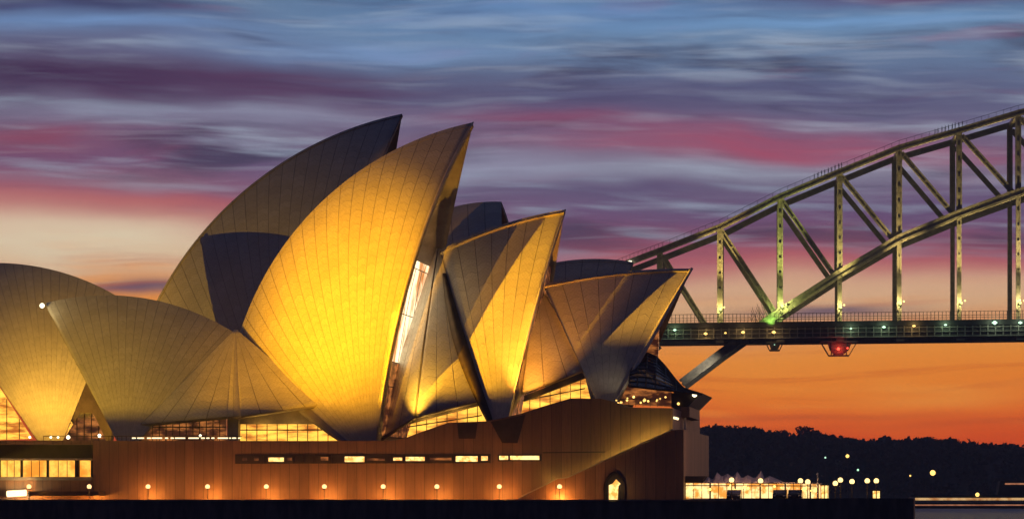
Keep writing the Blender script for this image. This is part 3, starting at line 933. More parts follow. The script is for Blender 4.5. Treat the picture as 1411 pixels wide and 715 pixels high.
# terrace balustrade with its row of little lights
bal = MB()
for x_ in range(150, 334, 6): bal.beam(PP(x_, 607, A_P + .6), PP(x_, 600.5, A_P + .6), .06, .06, NW)
bal.beam(PP(60, 600.5, A_P + .6), PP(334, 600.5, A_P + .6), .1, .08, NW)
bal.beam(PP(60, 607, A_P + .6), PP(60, 600.5, A_P + .6), .06, .06, NW)
balustrade = bal.build('balustrade', M['bronze'], house)
rl = random.Random(5); lb = MB(); x_ = 182.0
while x_ < 330:
    l_ = rl.choice([2, 4, 9, 14, 5]); lb = MB(); lb.beam(PP(x_, 603.2, A_P + .5), PP(min(x_ + l_, 331), 603.2, A_P + .5), .08, .16, NW); x_ += l_ + rl.uniform(1.5, 5)
    lb.build('handrail_light', M['tube'], balustrade, fix=False)

# northern foyer: drooping glass hood over the bar terrace
hood = MB(); n_d = 10
ridge_h = [(872, 497), (881, 488), (893, 486.5), (905, 492), (917, 505), (930, 522), (941, 534), (952, 539)]
eave_h = [(866, 532), (878, 533), (890, 534.5), (903, 536), (917, 537.5), (932, 539), (947, 541), (967, 543)]
gridh = []
for k in range(n_d + 1):
    t = k / n_d
    gridh.append([P(xa + (xb - xa) * t, ya + (yb - ya) * (0.35 * t + 0.65 * t * t), east(2) - 13 * t) for (xa, ya), (xb, yb) in zip(ridge_h, eave_h)])
gridh.insert(0, [q + NW * 9 - Vector((0, 0, 2.5)) for q in gridh[0]])
n_d = len(gridh) - 1; pr = ridge_h
for k in range(n_d):
    for i in range(len(pr) - 1): hood.quad(gridh[k][i], gridh[k][i + 1], gridh[k + 1][i + 1], gridh[k + 1][i])
hd = hood.build('glass_hood', M['glass'], house, label='dark blue glass hood drooping over the northern bar terrace')
rb_ = MB()
for k in range(n_d + 1): rb_.tube(gridh[k], 0.14, 4)
for i in range(len(pr)): rb_.tube([gridh[k][i] for k in range(n_d + 1)], 0.1, 4)
rb_.build('glazing_bar', M['bronze'], hd, fix=False)
b = MB()
b.prism([P(x_, y_, east(9)) for x_, y_ in [(842, 556), (852, 540), (866, 526), (885, 528), (925, 540), (940, 556), (925, 560)]], NW * 0.4)
b.build('bar_glazing', M['room_dim'], house, label='reddish lit bar glass at the north end')
b = MB(); b.prism([P(x_, y_, east(0)) for x_, y_ in [(884, 494), (894, 468), (904, 448), (908, 448), (907, 494)]], NW * 0.4)
b.build('glass_wall', M['room_dim'], j4s['o'], label='red-brown glass hanging in the mouth of the northernmost sail')
b = MB(); b.prism([P(x_, y_, east(12)) for x_, y_ in [(925, 541), (967, 541), (948, 560), (925, 561)]], NW * 20)
b.build('terrace_soffit', M['bronze'], house)
b = MB(); b.prism([P(x_, y_, east(13)) for x_, y_ in [(926, 562), (950, 560), (950, 574), (926, 576)]], NW * 18)
b.build('terrace_slab', M['granite'], house)
b = MB()
for x_ in (930, 937, 944): b.beam(P(x_, 592, east(11)), P(x_, 575, east(11)), .2, .25, NW)
b.build('terrace_column', M['paint_w'], house)
b = MB(); b.prism([P(x_, y_, east(2)) for x_, y_ in [(926, 575), (948, 574), (948, 592), (926, 592)]], NW * .3)
b.build('terrace_room', M['room_dim'], house)
rt = random.Random(11)
for k in range(16):
    b = MB(); x_ = rt.uniform(848, 935); b.ball(P(x_, rt.uniform(546, 556), east(12.6)), rt.uniform(.1, .2), 6, 4)
    b.build('terrace_light', M['lamp_o'], house, fix=False)
b = MB(); b.beam(P(928, 575, A_P + 1.0), P(935, 577, A_P + 1), .2, .3, NW); b.build('terrace_lamp', M['tube'], house)
b = MB(); b.ball(P(957, 543.5, east(12.7)), .32, 8, 6); b.build('beacon_lamp', M['lamp_w'], house)
b = MB()
for k in range(9): b.beam(P(846 + k * 10, 560, east(14.5)), P(846 + k * 10, 549 + (k > 6) * -1, east(14.5)), .05, .05, NW)
b.beam(P(846, 550, east(14.5)), P(928, 549, east(14.5)), .08, .08, NW); b.build('terrace_rail', M['rail'], house, fix=False)

# star-bright lamp at the tip of the fan-shaped sail
q = P(58, 421, east(2)); b = MB(); b.ball(q, .34, 10, 8); b.build('tip_lamp', M['lamp_w'], j1s['o'])
point('tip_glow', q - NW * 1.5, 160, (1, .8, .4), .3)
# small white-green lamps on the left terrace
for x_, y_, r_ in [(94, 602, .26), (70, 602, .16), (80, 602, .16), (41, 602, .16), (137, 600, .24), (276, 600, .18)]:
    b = MB(); b.ball(P(x_, y_, A_P + 1.5), r_, 8, 6); b.build('terrace_light', M['lamp_w'], house)

# ------------------------------------------------------------------ floodlights: housing, stand and added visors that cut the beam from podium and sail feet
def floodlight(loc, tgt, z0, lab, lift, line=None, side=()):
    t = empty('floodlight', Vector((loc.x, loc.y, z0)), lab, 'floodlight')
    d_ = (tgt - loc).normalized(); sx = d_.cross(Vector((0, 0, 1))).normalized(); uz = sx.cross(d_)
    b = MB(); b.box(loc - d_ * .75, .5, .8, .7, d_, sx, uz); b.build('housing', M['rail'], t)
    b = MB(); b.tube([Vector((loc.x, loc.y, z0)) - d_ * .75, loc - d_ * .75 - Vector((0, 0, .3))], .08, 8); b.build('stand', M['rail'], t)
    line = line or [(x_, y_, A_P) for x_, y_ in [(-40, 603), (150, 603), (540, 603), (560, 600), (620, 578), (690, 572), (750, 556), (790, 545), (840, 548), (930, 556), (1100, 556)]]
    top = [loc + (P(x_, y_ - lift, a_) - loc).normalized() * 1.3 for x_, y_, a_ in line]
    b = MB()
    for p0, p1 in zip(top, top[1:]):
        dn = Vector((0, 0, -.4 if z0 < loc.z - 1.2 else -(loc.z - z0) * .8 - .1))
        b.quad(p0, p1, p1 + dn, p0 + dn)
    b.build('visor', M['dark'], t)
    for sail_, sg in side:                       # added barn doors: +1 keeps the beam off what lies right of a sail's edge, -1 off the sail itself
        b = MB(); pr_ = [loc + (sail_['grid'][0][k] + AX * (.4 if sg > 0 else .05) - loc).normalized() * (2.6 if sg > 0 else 1.9) for k in range(0, 45, 4)]
        out = sx * (1.2 * sg) + Vector((0, 0, .1))
        for p0, p1 in zip(pr_, pr_[1:]): b.quad(p0, p1, p1 + out, p0 + out)
        b.build('barn_door', M['dark'], t)
NORTH_CUT = [(-40, 602, A_P), (150, 602, A_P), (420, 600, A_P), (560, 592, A_P), (640, 560, A_P), (740, 486, 392), (818, 490, 392), (868, 548, 392), (930, 560, 392), (1100, 562, 392)]  # added visor outline, shaped to leave the north sail's foot dark
for (nm_, l_, t_, pw_, c_, dg_, bl_), z_, lab, lf in zip(FLOODS, (-1, -1, -1, Zb, Zb), ('floodlight on a pile in the harbour, farthest south', 'floodlight just above the harbour water south of the house', 'floodlight just above the harbour water before the gold sail', 'floodlight standing on the broadwalk edge left of the picture', 'floodlight on the broadwalk beside the lit gallery windows'), (18, 5, 5, 6, 4)):
    floodlight(l_, t_, z_, lab, lf, *([] if nm_ != 'flood_north_sail' else [NORTH_CUT]), side={'flood_middle_sail': [(j3s, 1), (j2s, -1)], 'flood_gold_sail': [(j3s, 1)], 'flood_gold_front': [(j2s, 1)], 'flood_north_sail': [(j3s, -1)]}.get(nm_, []))

# ------------------------------------------------------------------ broadwalk lamps
def lamp_proto(h, r_, globe, power, colour):
    t = empty('lamp_post', (0, 0, 0))
    b = MB(); b.tube([(0, 0, 0), (0, 0, .25), (0, 0, .3), (0, 0, h - r_ * .8)], [.14, .12, .06, .05], 8); b.build('pole', M['pole'], t)
    b = MB(); b.ball((0, 0, h), r_, 14, 10); b.build('globe', globe, t, smooth=True)
    b = MB(); b.tube([(0, 0, h - r_ * 1.05), (0, 0, h - r_ * .75)], [.12, .2], 8); b.build('collar', M['pole'], t)
    return t


def lamp_light(loc, power, colour):
    d_ = bpy.data.lights.new('lamp_glow', 'POINT'); d_.energy = power; d_.color = colour; d_.shadow_soft_size = .3
    o = bpy.data.objects.new('lamp_glow', d_); COL.objects.link(o); o.location = loc; return o


proto = lamp_proto(2.0, 0.30, M['globe'], 300, (1, .5, .15))
wl = [(40, 'globe lamp nearest the white glowing doorway light at far left'), (123, 'globe lamp below the right end of the lit gallery windows'),
      (204, 'first globe lamp on the plain granite wall right of the gallery windows'), (286, 'globe lamp on the podium wall just left of the window slit'),
      (367, 'globe lamp below the left end of the long window slit'), (447, 'globe lamp below the fourth part of the slit, left of the gold sail foot'),
      (528, 'globe lamp below the foot of the gold sail'), (602, 'globe lamp below the lit foyer of the middle sail'),
      (688, 'globe lamp left of the foot of the diagonal stair'), (771, 'globe lamp against the stair wall, nearest the arched door')]
for i, (px, lab) in enumerate(wl):
    o = proto if i == 0 else copy_tree(proto)
    A_ = A_P - 5.5 if px < 700 else A_S - 4.5
    q = P(px, 670, A_); o.location = (q.x, q.y, Zb); tag(o, lab, 'lamp', 'globe lamps along the podium wall')
    hz = q.z - Zb
    for ch in o.children: ch.scale = (1, 1, hz / 2.0) if ch.name.startswith('pole') else (1, 1, 1)
    for ch in o.children:
        if not ch.name.startswith('pole'): ch.location.z = hz - 2.0
    lamp_light((q.x, q.y - .1, q.z), 1500, (1, .42, .09))
    # ground uplight at the wall base
    point('uplight', P(px, 687, A_ + 3.4), 850, (1, .36, .06), .15)

proto2 = lamp_proto(2.3, 0.32, M['globe_y'], 300, (1, .6, .2))
rl_ = [(1008, 661, 'globe lamp in front of the left half of the lit pavilion'), (1048, 662, 'globe lamp below the tallest tent peak'), (1103, 662, 'left globe lamp of the pair at the right end of the pavilion'),
       (1113, 663.5, 'right globe lamp of the pair at the right end of the pavilion'), (1151, 665.5, 'lower left globe of the overlapping pair right of the kiosk'), (1158, 661, 'upper right globe of the overlapping pair right of the kiosk'),
       (1174, 663, 'single globe lamp between two pairs on the open quay'), (1195, 662, 'left globe lamp of the last pair at the quay end'), (1207.5, 662, 'rightmost globe lamp at the quay end')]
for i, (px, py, lab) in enumerate(rl_):
    o = proto2 if i == 0 else copy_tree(proto2)
    q = P(px, py, 364 + (i % 3) * 2.0); o.location = (q.x, q.y, Zb); tag(o, lab, 'lamp', 'globe lamps on the northern quay')
    hz = q.z - Zb
    for ch in o.children:
        if ch.name.startswith('pole'): ch.scale = (1, 1, hz / 2.3)
        else: ch.location.z = hz - 2.3
    lamp_light((q.x, q.y - .1, q.z), 160, (1, .55, .18))

# ------------------------------------------------------------------ tented pavilion on the quay
A_T = 372.0
pav = empty('pavilion', low(1010, A_T), 'long lit pavilion with a peaked pale tent roof at the right end of the podium', 'pavilion')
b = MB(); peaks = [(975, 656), (988, 650), (1002, 652), (1016, 649), (1030, 654), (1049, 648), (1060, 655)]
edge = [(945, 664), (962, 660), (970, 659)]
pts = edge[:]
for (xa, ya), (xb, yb) in zip(peaks, peaks[1:]):
    pts += [(xa, ya), (xa * .6 + xb * .4, max(ya, yb) + 3.6), (xa * .4 + xb * .6, max(ya, yb) + 3.6)]
pts += [peaks[-1], (1072, 660), (1082, 664)]
front = [P(x_, y_, A_T + 4) for x_, y_ in pts]
eaveF = [P(x_, 664.5, A_T - .8) for x_, y_ in pts]; eaveB = [P(x_, 664, A_T + 9) for x_, y_ in pts]
for k in range(len(pts) - 1):
    b.quad(eaveF[k], eaveF[k + 1], front[k + 1], front[k]); b.quad(front[k], front[k + 1], eaveB[k + 1], eaveB[k])
b.build('tent_roof', M['canvas'], pav)
b = MB(); b.prism([P(943, 655.5, A_T - .6), P(972, 655.5, A_T - .6), P(968, 664.4, A_T - .9), P(943, 664.4, A_T - .9)], NW * 6)
b.build('flat_roof', M['dark'], pav)
b = MB(); b.prism([P(944, 665, A_T), P(1128, 666.5, A_T), P(1128, 686, A_T), P(944, 686, A_T)], NW * 7)
gl = b.build('glass_wall', M['pavilion'], pav)
b = MB()
for k in range(17):
    x_ = 944 + 184 * k / 16; b.beam(P(x_, 688, A_T - .25), P(x_, 664.5, A_T - .25), .12, .07 if k % 3 else .2, NW)
b.beam(P(944, 668.5, A_T - .24), P(1128, 669, A_T - .24), .1, .12, NW)
b.build('mullion', M['bronze'], gl, fix=False)
b = MB(); b.prism([P(1070, 663.2, A_T - .7), P(1130, 665, A_T - .7), P(1130, 667, A_T - .7), P(1070, 665.4, A_T - .7)], NW * 8)
b.build('flat_roof', M['canvas'], pav)
b = MB(); rp = random.Random(2)
for k in range(22): b.ball(P(rp.uniform(950, 1125), rp.uniform(667, 676), A_T - .5), rp.uniform(.1, .22), 6, 4)
b.build('pendant_lamp', M['lamp_o'], pav, fix=False)

def kiosk(x0, x1, y0, lab, A):
    k = empty('kiosk', low((x0 + x1) / 2, A), lab, 'kiosk')
    b = MB(); b.prism([P(x0, y0, A), P(x1, y0, A), P(x1, 688, A), P(x0, 688, A)], NW * 2); b.build('lit_front', M['slit'], k)
    b = MB(); b.prism([P(x0 - 1, y0 - 1.6, A - .3), P(x1 + 1, y0 - 1.6, A - .3), P(x1 + 1, y0 - .1, A - .3), P(x0 - 1, y0 - .1, A - .3)], NW * 2.6); b.build('roof', M['dark'], k)
    b = MB()
    for q in (0.02, .5, .98): b.beam(P(x0 + (x1 - x0) * q, 688, A - .12), P(x0 + (x1 - x0) * q, y0, A - .12), .1, .1, NW)
    b.build('frame', M['bronze'], k)
kiosk(1131, 1141, 668.5, 'bright white kiosk at the right end of the pavilion', A_T - 2)
kiosk(1202, 1213, 676, 'small low lit kiosk at the quay end', A_T - 1)
fl = empty('flag_pole', low(1126.5, A_T - 3), 'slender pale pole beside the bright kiosk', 'pole')
b = MB(); b.tube([low(1126.5, A_T - 3), P(1126.5, 653, A_T - 3)], [.1, .07], 8); b.build('pole', M['paint_w'], fl)
b = MB(); b.ball(P(1126.5, 652.5, A_T - 3), .14, 8, 6); b.build('finial', M['paint_w'], fl)


def car(px, A, lab):
    q = low(px, A); c = empty('parked_car', q, lab, 'car', 'cars parked in front of the pavilion')
    L, H = 4.2, 1.42
    side = [(-2.1, .3), (-2.12, .72), (-1.95, .88), (-1.1, .96), (-.55, 1.38), (.75, 1.42), (1.45, .98), (2.02, .86), (2.1, .6), (2.05, .3)]
    b = MB(); b.prism([q + NW * x_ + Vector((0, 0, z_)) - AX * .85 for x_, z_ in side], AX * 1.7); b.build('body', M['car'], c)
    for sx in (-1.3, 1.3):
        for sy in (-.86, .68):
            b = MB(); b.tube([q + NW * sx + Vector((0, 0, .32)) + AX * sy, q + NW * sx + Vector((0, 0, .32)) + AX * (sy + .18)], .32, 14); b.build('wheel', M['rubber'], c)
    b = MB(); b.quad(*[q + AX * x_ + NW * y_ + Vector((0, 0, z_)) for x_, y_, z_ in [(-.72, -1.06, 1.0), (.72, -1.06, 1.0), (.6, -.62, 1.34), (-.6, -.62, 1.34)]]); b.build('windscreen', M['glass'], c)
    for s_ in (-.6, .6):
        b = MB(); b.box(q + AX * s_ - NW * 2.12 + Vector((0, 0, .68)), .3, .06, .14, AX, NW); b.build('headlight', M['paint_w'], c)
car(1012, A_T - 4.5, 'dark car in front of the left half of the pavilion')
car(1075, A_T - 4.5, 'dark car before the middle of the lit pavilion, left of the other')
car(1096, A_T - 5.5, 'dark car parked nearest the right end of the pavilion')

# ------------------------------------------------------------------ the arch bridge
KB = math.tan(R(4.8)); UB = Vector((math.cos(R(4.8)), -math.sin(R(4.8)), 0)); NB = Vector((math.sin(R(4.8)), math.cos(R(4.8)), 0))
A_B = 900 * (1 + KB * (1157 - 705.5) / FPX)
def BP(px, py): return P(px, py, A_B, KB)
bridge = empty('arch_bridge', BP(1157, 690), 'great steel arch bridge with lattice posts crossing behind the sails at dusk', 'bridge')
topc = [(826, 378), (868, 361), (913, 344), (992, 313), (1075, 271), (1157, 237), (1239, 204), (1322, 180), (1403, 156), (1486, 135), (1570, 117), (1652, 103)]
botc = [(940, 527), (994, 486), (1042, 452), (1075, 430), (1157, 377), (1240, 328.5), (1322, 295), (1406, 265), (1486, 240), (1570, 219), (1652, 203)]
def yat(tab, px):
    for (a, ya), (b_, yb) in zip(tab, tab[1:]):
        if a <= px <= b_: return ya + (yb - ya) * (px - a) / (b_ - a)
def deck_y(px): return 447.5 - (px - 905) * 0.0115

def lattice(p0, p1, w, dpt, n, side):
    """two steel channels laced together"""
    b = MB(); p0, p1 = Vector(p0), Vector(p1); t = (p1 - p0).normalized()
    sd_ = (side - t * side.dot(t)).normalized(); up = t.cross(sd_)
    for s_ in (-1, 1):
        b.beam(p0 + up * s_ * w * .36, p1 + up * s_ * w * .36, dpt, w * .28, sd_)
    L = (p1 - p0).length
    b.beam(p0, p1, dpt * .5, w * .5, sd_)
    for k in range(0, n, 2):                                   # batten plates
        q = p0 + t * L * (k + .5) / n
        for e in (-1, 1): b.box(q + sd_ * e * dpt * .44, .5, .14, w * .5, t, sd_, up)
    return b
vx = [909, 992, 1075, 1157, 1239, 1321.5, 1403, 1486, 1570]
for far in (0, 30):
    off = NB * far
    for tab, nm, hh in ((topc, 'top_chord', 1.75), (botc, 'bottom_chord', 2.5)):
        b = MB()
        for (xa, ya), (xb, yb) in zip(tab, tab[1:]):
            p0, p1 = BP(xa, ya) + off, BP(xb, yb) + off
            t = (p1 - p0).normalized(); up = Vector((0, 0, 1)); up = (up - t * up.dot(t)).normalized()
            b.beam(p0 - t * .3 + up * hh * .36, p1 + t * .3 + up * hh * .36, 2.0, hh * .3, NB); b.beam(p0 - t * .3 - up * hh * .36, p1 + t * .3 - up * hh * .36, 2.0, hh * .3, NB)
            b.beam(p0 + off * 0, p1, 1.4, hh * .5, NB)
        b.build(nm, M['steel'], bridge, fix=False)
    for i, x_ in enumerate(vx):
        ty = yat(topc, x_); by = deck_y(x_) - 2
        lo_ = BP(x_, by) + off; hi_ = BP(x_, ty) + off
        w_ = 1.75
        if x_ > 1100:
            md = BP(x_, yat(botc, x_)) + off
            lattice(md, hi_, w_, 1.5, max(6, int((hi_ - md).length / 2.2)), NB).build('vertical_post', M['steel'], bridge, fix=False)
            lattice(lo_, md, w_ * .8, 1.1, max(4, int((md - lo_).length / 2.2)), NB).build('hanger', M['steel'], bridge, fix=False)
        else:
            lattice(lo_, hi_, w_, 1.5, max(6, int((hi_ - lo_).length / 2.2)), NB).build('vertical_post', M['steel'], bridge, fix=False)
    dg = [((913, 352), (975, 452)), ((994, 318), (1066, 428)), ((1077, 276), (1150, 380)), ((1159, 243), (1233, 333)), ((1242, 211), (1316, 298)), ((1325, 187), (1398, 268)), ((1406, 163), (1480, 243)), ((1489, 142), (1563, 222)), ((832, 385), (905, 475))]
    for a, c in dg:
        p0, p1 = BP(*a) + off, BP(*c) + off
        lattice(p0, p1, 1.55, 1.2, max(6, int((p1 - p0).length / 2.4)), NB).build('diagonal_brace', M['steel'], bridge, fix=False)
# struts across between the two trusses
for i, x_ in enumerate(vx):
    b = MB(); p0 = BP(x_, yat(topc, x_)); b.beam(p0 + NB, p0 + NB * 29, 1.0, 1.0, Vector((0, 0, 1)))
    if x_ > 1070:
        p1 = BP(x_, yat(botc, x_)); b.beam(p1 + NB, p1 + NB * 29, 1.0, 1.0, Vector((0, 0, 1)))
    b.build('cross_strut', M['steel'], bridge, fix=False)
# deck
b = MB(); dx = [780, 905, 1100, 1300, 1500, 1660]
for xa, xb in zip(dx, dx[1:]):
    a, c = BP(xa, deck_y(xa)) - NB * 9, BP(xb, deck_y(xb)) - NB * 9
    b.hexa([a - Vector((0, 0, 1.6)), c - Vector((0, 0, 1.6)), c + NB * 49 - Vector((0, 0, 1.6)), a + NB * 49 - Vector((0, 0, 1.6)), a, c, c + NB * 49, a + NB * 49])
    for of in (1.0, 6, 40):
        a2, c2_ = a + NB * of - Vector((0, 0, 1.65)), c + NB * of - Vector((0, 0, 1.65))
        hgt = 3.4
        b.hexa([a2 - Vector((0, 0, hgt)), c2_ - Vector((0, 0, hgt)), c2_ + NB - Vector((0, 0, hgt)), a2 + NB - Vector((0, 0, hgt)), a2, c2_, c2_ + NB, a2 + NB])
deck = b.build('deck', M['deck'], bridge, fix=False)
b = MB(); x_ = 880
while x_ < 1560:
    a = BP(x_, deck_y(x_)) - NB * 8.5; b.beam(a, a + Vector((0, 0, 2.6)), .12, .16, NB)
    x_ += 5.2
for h_ in (.7, 1.4, 2.6):
    b.beam(BP(800, deck_y(800)) - NB * 8.5 + Vector((0, 0, h_)), BP(1640, deck_y(1640)) - NB * 8.5 + Vector((0, 0, h_)), .1, .13, NB)
b.build('railing', M['rail'], bridge, fix=False)
b = MB(); x_ = 880
while x_ < 1600:                                    # stiffeners and a pipe along the deck girder
    a = BP(x_, deck_y(x_)) - NB * 8.25; b.beam(a - Vector((0, 0, 1.7)), a - Vector((0, 0, 5.1)), .5, .28, NB); x_ += 10.4
for h_ in (2.2, 3.5, 4.9):
    b.beam(BP(800, deck_y(800)) - NB * 8.6 - Vector((0, 0, h_)), BP(1640, deck_y(1640)) - NB * 8.6 - Vector((0, 0, h_)), .3, .3 if h_ > 4 else .2, NB)
b.build('girder_stiffener', M['steel'], bridge, fix=False)
b = MB()
for k in range(16):                                 # spikes that keep people off the lower chord
    p = BP(1040 + k * 1.6, 452 - k * 1.15); b.beam(p, p + UB * (-1.6 - .1 * (k % 5)) + Vector((0, 0, 3.6 + .7 * (k % 4))), .1, .12, NB)
b.build('spike_guard', M['rail'], bridge, fix=False)
b = MB(); x_ = 880
while x_ < 1560:                                    # maintenance rails hung under the deck, floor beams
    a = BP(x_, deck_y(x_)) - NB * 7; b.beam(a - Vector((0, 0, 5)), a - Vector((0, 0, 6.6)), .12, .14, NB)
    x_ += 9
for h_ in (5.6, 6.6):
    b.beam(BP(800, deck_y(800)) - NB * 7 - Vector((0, 0, h_)), BP(1640, deck_y(1640)) - NB * 7 - Vector((0, 0, h_)), .12, .18, NB)
for x_ in vx:
    a = BP(x_, deck_y(x_)) - NB * 7.2 - Vector((0, 0, 5.2)); b.box(a, 2.4, 2, 2.2, UB, NB)
b.build('gantry_rail', M['rail'], bridge, fix=False)
# handrail on top of the arch
b = MB()
for (xa, ya), (xb, yb) in zip(topc, topc[1:]):
    b.beam(BP(xa, ya) + Vector((0, 0, 2.3)), BP(xb, yb) + Vector((0, 0, 2.3)), .08, .10, NB)
    for k in range(8):
        q = BP(xa + (xb - xa) * k / 8, ya + (yb - ya) * k / 8); b.beam(q + Vector((0, 0, .9)), q + Vector((0, 0, 2.3)), .08, .09, NB)
b.build('arch_handrail', M['rail'], bridge, fix=False)
# lamps fixed at the feet of the posts, and their light on the steel
for x_, y_, mt, c_, pw in [(909, 432, 'lamp_yg', (1, .95, .35), 2600), (992, 427, 'lamp_yg', (1, .82, .3), 5200), (1077, 423, 'lamp_yg', (.85, 1, .3), 5200), (1157, 424, 'lamp_yg', (1, .9, .35), 5200), (1239, 419, 'lamp_yg', (1, .82, .35), 6000),
                          (1323, 418, 'lamp_yg', (1, .85, .35), 6000), (1404, 418, 'lamp_yg', (1, .85, .4), 6000), (1486, 416, 'lamp_yg', (1, .85, .4), 6000)]:
    q = BP(x_ + 1, y_) - NB * 2.2
    lf = MB(); lf.ball(q, .42, 8, 6); lf.ball(q + UB * 1.1 + Vector((0, 0, .7)), .3, 8, 6); lf.ball(q - UB * .4 - Vector((0, 0, 1.0)), .25, 8, 6); lf.build('post_light', M[mt], bridge, fix=False)
    point('post_glow', q - NB * 2.2 + Vector((0, 0, .6)), 3600, (c_[0], c_[1] * .9, c_[2] * .7), .3)
    o = spot('post_wash', q - NB * 5 + UB * 1.5 - Vector((0, 0, 4)), BP(x_, max(165, y_ - 150)) - NB * .5, pw * 50, (c_[0], c_[1] * .84, c_[2] * .6), 36, 1.0, .3)
spot('knuckle_wash', BP(1062, 447) - NB * 14, BP(1062, 438), 14000, (.45, 1, .12), 34, 1.0, .3)
spot('chord_wash', BP(1130, 440) - NB * 40 - UB * 10, BP(1260, 250), 7000, (1, .72, .32), 70, .9, .5)
spot('brace_wash', BP(985, 505) - NB * 16, BP(965, 508), 9000, (1, .85, .6), 60, 1.0, .3)  # added spot without a lamp, brightens the chord below the deck
q = BP(868.5, 363) - NB * 2; b = MB(); b.ball(q, .75, 10, 8); b.build('arch_lamp', M['lamp_w'], bridge)

# roadway lamps along the deck edge
def road_lamp(px, py, mt, lab, big=1.0, pw=0, c_=(1, .7, .3)):
    q = BP(px, py) - NB * 9.6
    zt = (BP(px, deck_y(px)) - NB * 9.6).z
    t = empty('deck_lamp', q, lab, 'lamp', 'lamps along the bridge deck')
    b = MB(); b.box(q, 1.1 * big, .5, .34, UB, NB); b.ball(q - NB * .25, .42 * big, 8, 6); b.build('lamp_head', M[mt], t, fix=False)
    b = MB(); b.beam(q + NB * .4, q + NB * .62, .1, .1, UB); b.beam(q + NB * .5, Vector((q.x, q.y, zt)) + NB * .5, .1, .12, UB); b.build('bracket', M['rail'], t, fix=False)
    if pw: point('deck_glow', q - NB * 1.6, pw * .5, (c_[0] * 1.15, c_[1], c_[2] * .8), .3)
for a in [(931, 457, 'lamp_g', 'greenish lamp on the deck, leftmost beside the sail tip', .9, 900, (.6, 1, .6)), (973, 462, 'lamp_o', 'orange deck lamp left of the steel knuckle, second from left', 1, 900),
          (1000, 461, 'lamp_o', 'small dim amber deck lamp between two larger orange ones', .6), (1024, 460, 'lamp_o', 'amber deck lamp just left of the green knuckle', 1, 900), (1066, 460, 'lamp_o', 'amber deck lamp directly below the green knuckle', 1.1, 900),
          (1171, 455, 'lamp_g', 'faint green-white deck lamp right above the red gantry', .6, 900, (.6, 1, .7)), (1216, 453, 'lamp_g', 'green-white deck lamp left of the third tall post', 1, 900, (.6, 1, .7)), (1257, 451.5, 'lamp_o', 'yellow deck lamp right of the third tall post', .8, 900),
          (1300, 450, 'lamp_g', 'pale green deck lamp left of the fourth tall post', .8, 900, (.6, 1, .7)), (1367, 447, 'lamp_g', 'brightest white-green deck lamp near the right edge', 1.5, 1500, (.7, 1, .8)), (1402, 447, 'lamp_g', 'last white-green deck lamp at the right edge', 1.1, 900, (.7, 1, .8))]:
    road_lamp(*a)


def gantry(px, w, h, lab, red):
    y0 = deck_y(px) + 27
    q = BP(px, y0) - NB * 6
    g = empty('maintenance_gantry', q, lab, 'gantry')
    b = MB()
    b.box(q - Vector((0, 0, .2)), w, 4, .4, UB, NB); b.box(q - Vector((0, 0, h)), w * .55, 4, .35, UB, NB)
    for s_ in (-1, 1):
        for d_ in (-1.8, 1.8):
            b.beam(q + UB * s_ * w * .48 + NB * d_ - Vector((0, 0, .3)), q + UB * s_ * w * .27 + NB * d_ - Vector((0, 0, h)), .2, .25, NB)
            b.beam(q + UB * s_ * w * .2 + NB * d_ + Vector((0, 0, 1.6)), q + UB * s_ * w * .2 + NB * d_ - Vector((0, 0, h)), .2, .25, NB)
    b.prism([q + UB * w * x_ + Vector((0, 0, z_ * h)) - NB * 1.6 for x_, z_ in [(-.30, -.12), (.34, -.12), (.26, -.62), (.12, -.92), (-.14, -.92), (-.24, -.6)]], NB * 3.2)
    b.build('cradle', M['rail'], g, fix=False)
    b = MB()
    for k in range(5): b.beam(q + UB * w * (-.4 + .2 * k) - NB * 2, q + UB * w * (-.4 + .2 * k) - NB * 2 + Vector((0, 0, 1.2)), .1, .1, NB)
    b.beam(q - UB * w * .48 - NB * 2 + Vector((0, 0, 1.2)), q + UB * w * .48 - NB * 2 + Vector((0, 0, 1.2)), .1, .12, NB); b.build('guard_rail', M['rail'], g, fix=False)
    if red:
        b = MB(); b.ball(q - NB * 2.4 - Vector((0, 0, h * .55)) - UB * .2, .5, 8, 6); b.ball(q - NB * 2.4 - Vector((0, 0, h * .5)) + UB * 2.6, .28, 8, 6); b.build('red_light', M['lamp_r'], g, fix=False)
        point('red_glow', q - NB * 4 - Vector((0, 0, h * .55)), 1000, (1, .06, .03), .3)
    else:
        b = MB(); b.ball(q - NB * 2.3 - Vector((0, 0, .9)), .16, 6, 4); b.build('small_light', M['lamp_g'], g, fix=False)
gantry(1067, 5.5, 2.6, 'small grey maintenance cradle hung below the bridge deck', False)
gantry(1155, 11.5, 4.4, 'wide maintenance gantry with red lights under the bridge deck', True)


